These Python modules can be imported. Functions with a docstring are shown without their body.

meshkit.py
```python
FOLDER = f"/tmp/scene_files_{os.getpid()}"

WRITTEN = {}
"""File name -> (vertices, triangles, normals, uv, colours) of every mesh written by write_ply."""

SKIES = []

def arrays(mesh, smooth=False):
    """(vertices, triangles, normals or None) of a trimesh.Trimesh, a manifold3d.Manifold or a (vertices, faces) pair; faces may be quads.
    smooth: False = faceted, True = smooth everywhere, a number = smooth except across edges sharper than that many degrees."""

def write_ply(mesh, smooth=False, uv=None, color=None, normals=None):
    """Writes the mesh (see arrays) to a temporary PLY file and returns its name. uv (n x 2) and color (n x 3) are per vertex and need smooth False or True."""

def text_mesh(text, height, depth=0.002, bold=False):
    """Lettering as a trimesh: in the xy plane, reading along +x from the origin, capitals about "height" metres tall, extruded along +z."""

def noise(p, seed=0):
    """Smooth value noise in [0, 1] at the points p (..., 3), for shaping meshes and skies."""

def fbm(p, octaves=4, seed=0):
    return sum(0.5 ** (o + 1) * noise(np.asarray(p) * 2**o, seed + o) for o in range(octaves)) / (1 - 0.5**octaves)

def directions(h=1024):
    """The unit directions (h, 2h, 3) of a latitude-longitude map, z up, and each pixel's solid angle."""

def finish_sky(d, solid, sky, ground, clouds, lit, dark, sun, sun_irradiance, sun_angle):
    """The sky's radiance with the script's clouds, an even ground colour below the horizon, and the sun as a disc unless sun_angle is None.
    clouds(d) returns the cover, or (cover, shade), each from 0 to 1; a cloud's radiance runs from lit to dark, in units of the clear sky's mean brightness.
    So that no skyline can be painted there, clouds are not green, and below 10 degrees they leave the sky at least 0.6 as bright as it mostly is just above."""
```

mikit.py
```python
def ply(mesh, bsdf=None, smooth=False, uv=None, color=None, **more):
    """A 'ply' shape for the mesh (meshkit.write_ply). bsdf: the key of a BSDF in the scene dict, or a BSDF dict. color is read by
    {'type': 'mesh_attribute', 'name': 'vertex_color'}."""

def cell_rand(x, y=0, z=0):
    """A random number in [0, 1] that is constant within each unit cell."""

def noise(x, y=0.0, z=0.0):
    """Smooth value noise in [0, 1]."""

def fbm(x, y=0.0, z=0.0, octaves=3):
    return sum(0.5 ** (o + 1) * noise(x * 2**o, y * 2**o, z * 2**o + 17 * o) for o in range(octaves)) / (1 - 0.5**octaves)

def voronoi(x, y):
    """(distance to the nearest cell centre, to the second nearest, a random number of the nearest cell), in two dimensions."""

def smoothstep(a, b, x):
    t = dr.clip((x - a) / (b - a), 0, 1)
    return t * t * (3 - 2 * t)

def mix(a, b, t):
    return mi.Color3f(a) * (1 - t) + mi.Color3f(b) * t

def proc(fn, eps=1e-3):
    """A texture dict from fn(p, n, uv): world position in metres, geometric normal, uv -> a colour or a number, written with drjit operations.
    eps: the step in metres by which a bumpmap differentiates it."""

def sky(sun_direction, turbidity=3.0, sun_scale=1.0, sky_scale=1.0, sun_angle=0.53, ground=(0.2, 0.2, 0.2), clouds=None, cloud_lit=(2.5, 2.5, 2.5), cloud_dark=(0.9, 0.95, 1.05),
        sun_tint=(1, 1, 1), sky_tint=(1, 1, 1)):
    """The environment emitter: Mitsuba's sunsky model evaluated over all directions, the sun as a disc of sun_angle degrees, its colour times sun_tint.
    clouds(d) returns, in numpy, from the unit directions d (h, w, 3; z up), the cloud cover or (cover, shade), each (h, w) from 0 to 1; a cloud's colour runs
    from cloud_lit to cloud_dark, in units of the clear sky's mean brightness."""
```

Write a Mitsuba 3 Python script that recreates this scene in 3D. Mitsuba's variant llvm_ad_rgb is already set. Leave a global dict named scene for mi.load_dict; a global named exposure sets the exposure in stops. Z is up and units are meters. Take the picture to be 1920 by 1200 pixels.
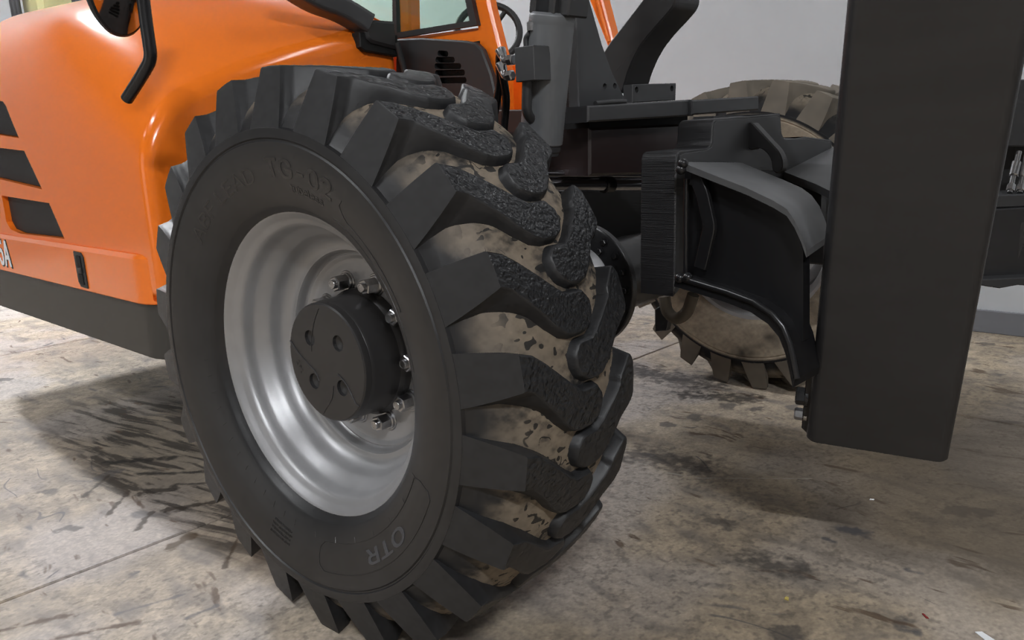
import math, random
import numpy as np
import trimesh
import mitsuba as mi
import drjit as dr
import mikit, meshkit
import shapely.geometry as sg
from scipy.spatial import Delaunay
from manifold3d import Manifold, Mesh

T = mi.ScalarTransform4f
PI = math.pi
scene, labels = {}, {}
random.seed(7)
RNG = np.random.default_rng(7)

# ------------------------------------------------------------------ camera, lamps, exposure
exposure = 1.05
EYE = (1.53788, -1.10146, 1.09138)
LOOK = (-0.68238, 0.69734, -0.21927)
UP = (-0.11592, 0.19293, 0.97434)
scene['camera'] = {'type': 'perspective', 'fov': 63.215, 'fov_axis': 'x', 'near_clip': 0.05, 'far_clip': 100.0,
                   'to_world': T().look_at(origin=list(EYE), target=[EYE[i] + LOOK[i] for i in range(3)], up=list(UP))}
FLOOR = -0.006
CEIL = 5.6
# ceiling tube lights: (x, y, length, angle of the tube in degrees, radiance, hanging height)
LAMPS = [(5.0, -3.7, 1.5, 20, 350.0, 5.2), (-6.4, 0.6, 1.5, 0, 360.0, 5.2), (-1.2, -3.2, 1.5, 0, 75.0, 5.2), (-3.2, -5.2, 1.5, 0, 25.0, 5.2), (1.2, 2.3, 1.5, 0, 20.0, 5.2)]
FILL_LIGHT = 0.45


def rgb(r, g, b):
    return {'type': 'rgb', 'value': [r, g, b]}


# ------------------------------------------------------------------ helpers: entries
_count = {}


def key_for(path):
    n = _count.get(path, 0)
    _count[path] = n + 1
    return path if n == 0 else '%s_%03d' % (path, n)


def add(path, mesh, bsdf, smooth=32, to_world=None, shape=None, exact=False, **kw):
    k = path if exact else key_for(path)
    d = dict(shape) if shape is not None else mikit.ply(mesh, bsdf, smooth=smooth, **kw)
    if to_world is not None:
        d['to_world'] = T(np.asarray(to_world, float))
    scene[k] = d
    return k


def tag(k, label=None, category=None, group=None, kind=None):
    d = labels.setdefault(k, {})
    if label:
        d['label'] = label
    if category:
        d['category'] = category
    if group:
        d['group'] = group
    if kind:
        d['kind'] = kind


# ------------------------------------------------------------------ helpers: meshes
def tri(v, f):
    f = np.asarray(f, int)
    if f.shape[1] == 4:
        f = np.vstack([f[:, [0, 1, 2]], f[:, [0, 2, 3]]])
    return trimesh.Trimesh(np.asarray(v, float), f, process=False)


def join(*ms):
    return trimesh.util.concatenate([m for m in ms if m is not None])


def xf(m, M):
    m = m.copy()
    M = np.asarray(M, float)
    m.vertices = m.vertices @ M[:3, :3].T + M[:3, 3]
    if np.linalg.det(M[:3, :3]) < 0:
        m.faces = m.faces[:, ::-1]
    return m


def grid(P, close_u=False, close_v=False):
    P = np.asarray(P, float)
    nu, nv = P.shape[:2]
    iu = np.arange(nu if close_u else nu - 1)
    iv = np.arange(nv if close_v else nv - 1)
    a, b = np.meshgrid(iu, iv, indexing='ij')
    a2, b2 = (a + 1) % nu, (b + 1) % nv
    q = np.stack([a * nv + b, a2 * nv + b, a2 * nv + b2, a * nv + b2], -1).reshape(-1, 4)
    return tri(P.reshape(-1, 3), q)


def frame(o, z, x=None):
    z = np.asarray(z, float) / np.linalg.norm(z)
    x = np.asarray(x if x is not None else ([1, 0, 0] if abs(z[0]) < 0.9 else [0, 1, 0]), float)
    x = x - z * (x @ z)
    x /= np.linalg.norm(x)
    M = np.eye(4)
    M[:3, 0], M[:3, 1], M[:3, 2], M[:3, 3] = x, np.cross(z, x), z, o
    return M


def lathe(prof, n=64, a0=0.0, a1=2 * PI):
    """prof: (r, h) rows, spun around +z."""
    prof = np.asarray(prof, float)
    full = abs(a1 - a0) > 2 * PI - 1e-6
    th = np.linspace(a0, a1, n, endpoint=not full)
    P = np.stack([prof[None, :, 0] * np.cos(th)[:, None], prof[None, :, 0] * np.sin(th)[:, None], np.repeat(prof[None, :, 1], len(th), 0)], -1)
    P[:, prof[:, 0] <= 1.01e-4, :2] = 0.0
    m = grid(P, close_u=full)
    if (prof[:, 0] <= 1.01e-4).any():
        m.merge_vertices()
        m.update_faces(m.nondegenerate_faces())
    return m


def rod(p, q, r, n=24, ch=0.0, r2=None):
    p, q = np.asarray(p, float), np.asarray(q, float)
    L = np.linalg.norm(q - p)
    r2 = r if r2 is None else r2
    ch = min(ch, L / 3, r * 0.8)
    prof = [(1e-5, 0), (r - ch, 0), (r, ch), (r2, L - ch), (r2 - ch, L), (1e-5, L)] if ch else [(1e-5, 0), (r, 0), (r, 0), (r2, L), (r2, L), (1e-5, L)]
    return xf(lathe(prof, n), frame(p, q - p))


def fillet(pts, rad, k=6):
    pts = [np.asarray(p, float) for p in pts]
    out = [pts[0]]
    for i in range(1, len(pts) - 1):
        a, b, c = pts[i - 1], pts[i], pts[i + 1]
        d1, d2 = np.linalg.norm(a - b), np.linalg.norm(c - b)
        t = min(rad, d1 * 0.48, d2 * 0.48)
        p, q = b + (a - b) / d1 * t, b + (c - b) / d2 * t
        for s in np.linspace(0, 1, k + 1):
            out.append((1 - s) ** 2 * p + 2 * s * (1 - s) * b + s * s * q)
    out.append(pts[-1])
    return np.array(out)


def sweep(path, sec, cap=True, scale=None):
    """sec (n, 2) closed section swept along path with a parallel-transported frame."""
    path, sec = np.asarray(path, float), np.asarray(sec, float)
    t = np.gradient(path, axis=0)
    t /= np.linalg.norm(t, axis=1, keepdims=True)
    x = np.cross(t[0], [0, 0, 1.0])
    if np.linalg.norm(x) < 1e-3:
        x = np.cross(t[0], [0, 1.0, 0])
    rows = []
    for i in range(len(path)):
        x = x - t[i] * (x @ t[i])
        x /= np.linalg.norm(x)
        y = np.cross(t[i], x)
        s = 1.0 if scale is None else scale[i]
        rows.append(path[i] + s * (sec[:, :1] * x + sec[:, 1:] * y))
    P = np.array(rows)
    m = grid(P, close_v=True)
    if cap:
        n = len(sec)
        for row, flip in ((P[0], True), (P[-1], False)):
            v = np.vstack([row, row.mean(0)])
            f = np.array([[j, (j + 1) % n, n] for j in range(n)])
            m = join(m, tri(v, f if flip else f[:, ::-1]))
    m.fix_normals()
    return m


def ring(n, r):
    a = np.arange(n) * 2 * PI / n
    return np.stack([r * np.cos(a), r * np.sin(a)], 1)


def tube(pts, r, rad=0.03, n=14):
    return sweep(fillet(pts, rad), ring(n, r))


def rect_sec(w, h, r=0.004, k=3):
    out = []
    for cx, cy, a in ((w / 2 - r, h / 2 - r, 0), (-w / 2 + r, h / 2 - r, 90), (-w / 2 + r, -h / 2 + r, 180), (w / 2 - r, -h / 2 + r, 270)):
        for t in np.linspace(0, 90, k + 1):
            q = math.radians(a + t)
            out.append((cx + r * math.cos(q), cy + r * math.sin(q)))
    return np.array(out)


def miter(p, d):
    """closed CCW polygon offset inwards by d, vertex by vertex."""
    e = np.roll(p, -1, 0) - p
    e /= np.linalg.norm(e, axis=1, keepdims=True) + 1e-12
    nrm = np.stack([-e[:, 1], e[:, 0]], 1)
    n0 = np.roll(nrm, 1, 0)
    b = n0 + nrm
    L = np.maximum((b * b).sum(1, keepdims=True), 0.35)
    return p + b * (2 * d / L)


def cap2d(p):
    v, f = trimesh.creation.triangulate_polygon(sg.Polygon(p), engine='earcut')
    # map back onto the given order
    from scipy.spatial import cKDTree
    idx = cKDTree(p).query(v)[1]
    f = idx[f]
    u_, v_ = p[f[:, 1]] - p[f[:, 0]], p[f[:, 2]] - p[f[:, 0]]
    a = u_[:, 0] * v_[:, 1] - u_[:, 1] * v_[:, 0]
    f[a < 0] = f[a < 0][:, ::-1]
    return f


def prism(pts, vec, ch=0.003, ch2=None):
    """planar polygon pts (3-D) pushed along vec; ch chamfers the edge of the given face, ch2 that of the other."""
    pts, vec = np.asarray(pts, float), np.asarray(vec, float)
    t = np.linalg.norm(vec)
    ch2 = ch if ch2 is None else ch2
    n = vec / t
    o = pts.mean(0)
    x = pts[1] - pts[0]
    x = x - n * (x @ n)
    x /= np.linalg.norm(x)
    y = np.cross(n, x)
    p = np.stack([(pts - o) @ x, (pts - o) @ y], 1)
    if 0.5 * np.sum(p[:, 0] * np.roll(p[:, 1], -1) - np.roll(p[:, 0], -1) * p[:, 1]) < 0:
        p = p[::-1]
    rows = [(miter(p, ch), 0), (p, ch), (p, t - ch2), (miter(p, ch2), t)] if ch else [(p, 0), (p, t)]
    V = [o + r[:, :1] * x + r[:, 1:] * y + n * h for r, h in rows]
    m = grid(np.array(V).transpose(1, 0, 2), close_u=True)
    f = cap2d(p)
    m = join(m, tri(V[0], f[:, ::-1]), tri(V[-1], f))
    return m


def cbox(lo, hi, ch=0.004):
    lo, hi = np.minimum(lo, hi), np.maximum(lo, hi)
    pts = []
    for sx in (0, 1):
        for sy in (0, 1):
            for sz in (0, 1):
                c = np.where([sx, sy, sz], hi, lo).astype(float)
                s = np.where([sx, sy, sz], -1, 1)
                for k in range(3):
                    q = c + s * ch
                    q[k] = c[k]
                    pts.append(q)
    return trimesh.convex.convex_hull(np.array(pts))


def obox(M, size, ch=0.004):
    s = np.asarray(size, float) / 2
    return xf(cbox(-s, s, ch), M)


def hexnut(r, h, bore=0.0, ch=0.003):
    """hexagon standing on z = 0 with a turned top edge."""
    a = np.arange(6) * PI / 3
    rows = [(r, 0), (r, h - ch), (r - ch * 1.2, h), (1e-4, h)]
    P = np.array([[(q * math.cos(t), q * math.sin(t), z) for q, z in rows] for t in a])
    return grid(P, close_u=True)


def to_manifold(m):
    m = trimesh.Trimesh(m.vertices, m.faces, process=False)
    m.merge_vertices(merge_tex=True, merge_norm=True)
    m.update_faces(m.nondegenerate_faces())
    if m.volume < 0:
        m.invert()
    return Manifold(Mesh(np.asarray(m.vertices, np.float32), np.asarray(m.faces, np.uint32)))


def from_manifold(m):
    q = m.to_mesh()
    return trimesh.Trimesh(q.vert_properties[:, :3], q.tri_verts, process=False)


def cut(m, *tools):
    a = to_manifold(m)
    for t in tools:
        a = a - to_manifold(t)
    return from_manifold(a)


def loft_strip(near, far, down):
    """a bent plate between two edges, thick along the vector down."""
    near, far, down = np.asarray(near, float), np.asarray(far, float), np.asarray(down, float)
    P = np.stack([near, far, far + down, near + down], 1)
    m = grid(P, close_v=True)
    for row, fl in ((P[0], 0), (P[-1], 1)):
        f = np.array([[0, 1, 2], [0, 2, 3]])
        m = join(m, tri(row, f[:, ::-1] if fl else f))
    m.fix_normals()
    return m


# ------------------------------------------------------------------ materials
S3 = mikit.smoothstep


def plain(name, col, rough=0.4, metal=0.0, spec=0.5, coat=0.0, **kw):
    b = {'type': 'principled', 'base_color': col if isinstance(col, dict) else rgb(*col), 'roughness': rough, 'metallic': metal, 'specular': spec}
    if coat:
        b['clearcoat'] = coat
        b['clearcoat_gloss'] = 0.97
    b.update(kw)
    scene[name] = {'type': 'twosided', 'bsdf': b}


def bumped(name, col, fn, scale, rough=0.4, eps=1e-3, **kw):
    b = {'type': 'principled', 'base_color': col if isinstance(col, dict) else rgb(*col), 'roughness': rough}
    b.update(kw)
    scene[name] = {'type': 'twosided', 'bsdf': {'type': 'bumpmap', 'arbitrary': mikit.proc(fn, eps), 'scale': scale, 'bsdf': b}}


def soft(p, f):
    return mikit.fbm(p.x * f, p.y * f, p.z * f, 3)


def glossy(name, col, alpha):
    scene[name] = {'type': 'twosided', 'bsdf': {'type': 'roughplastic', 'distribution': 'ggx', 'alpha': alpha, 'int_ior': 1.5, 'nonlinear': False, 'diffuse_reflectance': col if isinstance(col, dict) else rgb(*col)}}


glossy('orange_paint', mikit.proc(lambda p, n, uv: mikit.mix((0.93, 0.195, 0.014), (0.97, 0.21, 0.018), soft(p, 2.0))), 0.025)
glossy('black_gloss', (0.010, 0.010, 0.011), 0.09)
plain('black_satin', mikit.proc(lambda p, n, uv: mikit.mix((0.014, 0.014, 0.015), (0.022, 0.021, 0.021), soft(p, 9.0))), rough=0.38)
plain('panel_paint', mikit.proc(lambda p, n, uv: mikit.mix((0.0105, 0.0105, 0.0115), (0.018, 0.0178, 0.019), mikit.fbm(p.x * 6, p.y * 6, p.z * 22, 4))), rough=0.42)
plain('maroon_paint', mikit.proc(lambda p, n, uv: mikit.mix((0.016, 0.0105, 0.0105), (0.026, 0.016, 0.0155), soft(p, 3.0))), rough=0.35)
plain('grey_paint', mikit.proc(lambda p, n, uv: mikit.mix((0.090, 0.095, 0.100), (0.115, 0.120, 0.126), soft(p, 8.0))), rough=0.4)
plain('dark_grey_paint', mikit.proc(lambda p, n, uv: mikit.mix((0.022, 0.0225, 0.024), (0.030, 0.0305, 0.032), soft(p, 8.0))), rough=0.42)
plain('mid_grey_paint', mikit.proc(lambda p, n, uv: mikit.mix((0.036, 0.037, 0.039), (0.048, 0.049, 0.051), soft(p, 8.0))), rough=0.42)
plain('flange_grey_paint', mikit.proc(lambda p, n, uv: mikit.mix((0.055, 0.056, 0.058), (0.075, 0.076, 0.078), soft(p, 12.0))), rough=0.45)
plain('skirt_paint', (0.035, 0.033, 0.029), rough=0.5)
plain('chrome', (0.75, 0.76, 0.78), rough=0.12, metal=1.0)
plain('dark_steel', (0.42, 0.42, 0.44), rough=0.2, metal=1.0)
plain('zinc', mikit.proc(lambda p, n, uv: mikit.mix((0.30, 0.30, 0.30), (0.55, 0.55, 0.56), soft(p, 90.0))), rough=0.26, metal=1.0)
plain('rim_silver', mikit.proc(lambda p, n, uv: mikit.mix((0.30, 0.30, 0.303), (0.38, 0.38, 0.387), soft(p, 14.0))), rough=0.42, metal=0.6)
plain('black_plastic', (0.018, 0.018, 0.019), rough=0.5)
plain('hose_rubber', (0.008, 0.008, 0.009), rough=0.35)
plain('mesh_black', mikit.proc(lambda p, n, uv: mikit.mix((0.004, 0.004, 0.005), (0.014, 0.014, 0.015), S3(0.3, 0.7, mikit.noise(p.x * 330, p.y * 330, p.z * 330)))), rough=0.6)
plain('void_black', (0.004, 0.004, 0.004), rough=0.7)
plain('white_print', (0.75, 0.76, 0.78), rough=0.4)
plain('tan_dusty_steel', (0.10, 0.085, 0.065), rough=0.7)
plain('mirror_face', (0.62, 0.60, 0.58), rough=0.05, metal=1.0)
plain('wall_paint', mikit.proc(lambda p, n, uv: mikit.mix((0.49, 0.51, 0.53), (0.54, 0.56, 0.58), mikit.fbm(p.x * 1.3, p.y, p.z * 3.0, 3))), rough=0.35)
plain('baseboard_grey', (0.16, 0.165, 0.18), rough=0.6)
plain('ceiling_paint', (0.20, 0.20, 0.20), rough=0.8)
plain('far_wall_paint', (0.25, 0.25, 0.25), rough=0.8)
plain('yellow_paint', (0.26, 0.235, 0.11), rough=0.5)
plain('lamp_housing', (0.6, 0.6, 0.6), rough=0.5)
scene['window_glass'] = {'type': 'thindielectric', 'int_ior': 1.5, 'specular_transmittance': rgb(0.80, 0.93, 0.86)}

# flame-cut edge of the thick plate: fine level striations
bumped('flame_cut_steel', (0.012, 0.012, 0.013), lambda p, n, uv: mikit.fbm(p.x * 10, p.y * 10, p.z * 620, 2), 0.0012, rough=0.42, eps=6e-4)

# ------------------------------------------------------------------ wheel frames
STEER = math.radians(3.1334)
R_TOP = 0.625
NEAR = np.eye(4)
NEAR[:3, 0] = (math.cos(STEER), math.sin(STEER), 0)
NEAR[:3, 1] = (0, 0, 1)
NEAR[:3, 2] = (math.sin(STEER), -math.cos(STEER), 0)
NEAR[:3, 3] = (0, 0, 0.62)
TRACK = 2.165
FAR = NEAR.copy()
FAR[:3, 3] = (-0.118 * TRACK / 2.165, TRACK, 0.62)


def wheel_coords(p, M):
    q = [mi.Float(p[i]) - float(M[i, 3]) for i in range(3)]
    u, v, w = (q[0] * float(M[0, k]) + q[1] * float(M[1, k]) + q[2] * float(M[2, k]) for k in range(3))
    return u, v, w


def tread_colour(M, amount, tan, side_mud):
    def fn(p, n, uv):
        u, v, w = wheel_coords(p, M)
        r = dr.sqrt(u * u + v * v)
        th = dr.atan2(v, u)
        aw = dr.abs(w)
        big = mikit.fbm(p.x * 13, p.y * 13, p.z * 13, 3)
        fine = mikit.fbm(p.x * 75 + 3, p.y * 75, p.z * 75, 3)
        mud = S3(0.525, 0.595, r + 0.07 * (big - 0.5)) * S3(0.34, 0.66, big * 0.8 + fine * 0.35 + 0.04)
        mud = dr.clip(mud * amount + side_mud * S3(0.2, 0.8, big + 0.2) * S3(0.500, 0.488, r), 0, 1)
        dark = mikit.mix((0.008, 0.008, 0.0085), (0.016, 0.016, 0.017), big)
        mudc = mikit.mix((tan[0] * 0.55, tan[1] * 0.55, tan[2] * 0.55), tan, fine)
        c = mikit.mix(dark, mudc, mud)
        # black drips of tyre dressing on the tread floor
        wx = mikit.fbm(th * 9 + 5, w * 30, 2.0, 3)
        line = S3(0.030, 0.010, dr.abs(mikit.noise(th * 14 + wx * 2.5, w * 16 + wx * 3, 7.0) - 0.5)) * S3(0.58, 0.66, mikit.noise(th * 21, w * 17, 9.0))
        blob = S3(0.77, 0.80, mikit.noise(th * 60 + 2 * big, w * 70, 3.0))
        drip = dr.maximum(line, blob) * S3(0.55, 0.58, r) * (1 - S3(0.13, 0.20, aw))
        return mikit.mix(c, (0.006, 0.006, 0.006), drip * 0.92)
    return fn


plain('tire_rubber', mikit.proc(tread_colour(NEAR, 0.95, (0.23, 0.185, 0.135), 0.0)), rough=mikit.proc(lambda p, n, uv: 0.40 + 0.24 * S3(0.510, 0.545, dr.sqrt(dr.square(wheel_coords(p, NEAR)[0]) + dr.square(wheel_coords(p, NEAR)[1])))), spec=0.5)
plain('dusty_tire_rubber', mikit.proc(tread_colour(FAR, 0.55, (0.36, 0.30, 0.225), 1.0)), rough=0.8, spec=0.25)


def lug_bump(p, n, uv):
    a = mikit.fbm(p.x * 120, p.y * 120, p.z * 120, 3)
    b = mikit.noise(p.x * 260, p.y * 260, p.z * 260)
    return a + 0.35 * b


def lug_colour(M):
    def fn(p, n, uv):
        f = mikit.fbm(p.x * 60, p.y * 60, p.z * 60, 3)
        return mikit.mix((0.009, 0.0092, 0.010), (0.019, 0.0195, 0.021), f)
    return fn


plain('lug_rubber', mikit.proc(lug_colour(NEAR)), rough=0.52)
bumped('worn_lug_rubber', mikit.proc(lug_colour(NEAR)), lug_bump, 0.005, rough=0.30, eps=8e-4)
plain('dusty_lug_rubber', mikit.proc(lambda p, n, uv: mikit.mix((0.065, 0.059, 0.051), (0.20, 0.172, 0.135), mikit.fbm(p.x * 12, p.y * 12, p.z * 12, 3))), rough=0.8, specular=0.25)
plain('grey_letter_paint', (0.045, 0.047, 0.053), rough=0.5)
plain('moulded_rubber', (0.012, 0.012, 0.012), rough=0.34)


# ------------------------------------------------------------------ floor
# single marks on the floor: two end points, half width, softness, colour, strength
MARKS = [
    ((-0.616, -0.702, 0.000), (-0.551, -0.562, 0.000), 0.010, 0.008, (0.075, 0.040, 0.020), 0.85), ((-0.492, -0.669, 0.000), (-0.390, -0.472, 0.000), 0.008, 0.008, (0.075, 0.040, 0.020), 0.85),
    ((-1.290, -0.273, 0.000), (-1.404, -0.151, 0.000), 0.008, 0.008, (0.045, 0.036, 0.028), 0.85), ((-1.079, -0.274, 0.000), (-1.207, -0.157, 0.000), 0.007, 0.007, (0.05, 0.036, 0.026), 0.85), ((-0.891, -0.264, 0.000), (-0.974, -0.184, 0.000), 0.008, 0.006, (0.045, 0.033, 0.024), 0.85),
    ((-0.698, -0.249, 0.000), (-0.717, -0.183, 0.000), 0.016, 0.010, (0.075, 0.048, 0.024), 0.8), ((-0.466, -0.205, 0.000), (-0.601, -0.092, 0.000), 0.005, 0.006, (0.06, 0.042, 0.026), 0.85),
    ((-1.537, -0.100, 0.000), (-1.386, 0.062, 0.000), 0.016, 0.012, (0.022, 0.020, 0.019), 0.9), ((-1.331, -0.079, 0.000), (-1.130, 0.101, 0.000), 0.010, 0.010, (0.022, 0.020, 0.019), 0.9), ((-1.154, -0.143, 0.000), (-1.107, -0.055, 0.000), 0.020, 0.012, (0.028, 0.023, 0.019), 0.85),
    ((-0.948, -0.136, 0.000), (-0.879, 0.001, 0.000), 0.018, 0.012, (0.030, 0.023, 0.018), 0.85), ((-1.122, -0.028, 0.000), (-1.029, 0.059, 0.000), 0.007, 0.008, (0.03, 0.027, 0.024), 0.8),
    ((-0.605, -0.427, 0.000), (-0.633, -0.370, 0.000), 0.008, 0.008, (0.12, 0.115, 0.12), 0.75), ((-0.465, -0.489, 0.000), (-0.420, -0.338, 0.000), 0.004, 0.006, (0.13, 0.125, 0.13), 0.7), ((-0.308, -0.384, 0.000), (-0.303, -0.312, 0.000), 0.004, 0.006, (0.13, 0.125, 0.13), 0.7),
    ((0.709, 0.993, 0.000), (0.761, 1.001, 0.000), 0.014, 0.014, (0.050, 0.050, 0.055), 0.85), ((0.695, 0.911, 0.000), (0.722, 0.907, 0.000), 0.006, 0.006, (0.06, 0.06, 0.065), 0.8), ((0.914, 0.874, 0.000), (0.939, 0.881, 0.000), 0.008, 0.008, (0.07, 0.07, 0.075), 0.8),
    ((0.996, 0.620, 0.000), (1.021, 0.628, 0.000), 0.008, 0.008, (0.07, 0.07, 0.075), 0.8), ((0.601, 0.685, 0.000), (0.715, 0.715, 0.000), 0.022, 0.05, (0.055, 0.050, 0.045), 0.8), ((0.396, 0.823, 0.000), (0.473, 0.820, 0.000), 0.018, 0.03, (0.06, 0.055, 0.052), 0.7),
    ((-0.678, 1.924, 0.000), (-0.252, 1.914, 0.000), 0.05, 0.10, (0.035, 0.030, 0.028), 0.8), ((-0.255, 1.750, 0.000), (-0.038, 1.841, 0.000), 0.03, 0.06, (0.03, 0.026, 0.024), 0.8), ((-0.036, 1.099, 0.000), (0.170, 1.137, 0.000), 0.04, 0.08, (0.045, 0.036, 0.032), 0.75),
    ((0.068, 1.016, 0.000), (0.222, 1.051, 0.000), 0.002, 0.004, (0.42, 0.38, 0.33), 0.6), ((0.222, 1.051, 0.000), (0.498, 1.254, 0.000), 0.002, 0.004, (0.42, 0.38, 0.33), 0.6),
]


def marks(c, x, y, wobble):
    for a, b, r, soft_, col, k in MARKS:
        dx, dy = b[0] - a[0], b[1] - a[1]
        t = dr.clip(((x - a[0]) * dx + (y - a[1]) * dy) / (dx * dx + dy * dy), 0, 1)
        d = dr.sqrt(dr.square(x - a[0] - t * dx) + dr.square(y - a[1] - t * dy))
        c = mikit.mix(c, col, S3(r + soft_, max(r - soft_, 0.0), d + (wobble - 0.5) * (r + soft_) * 1.6) * k)
    return c


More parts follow.
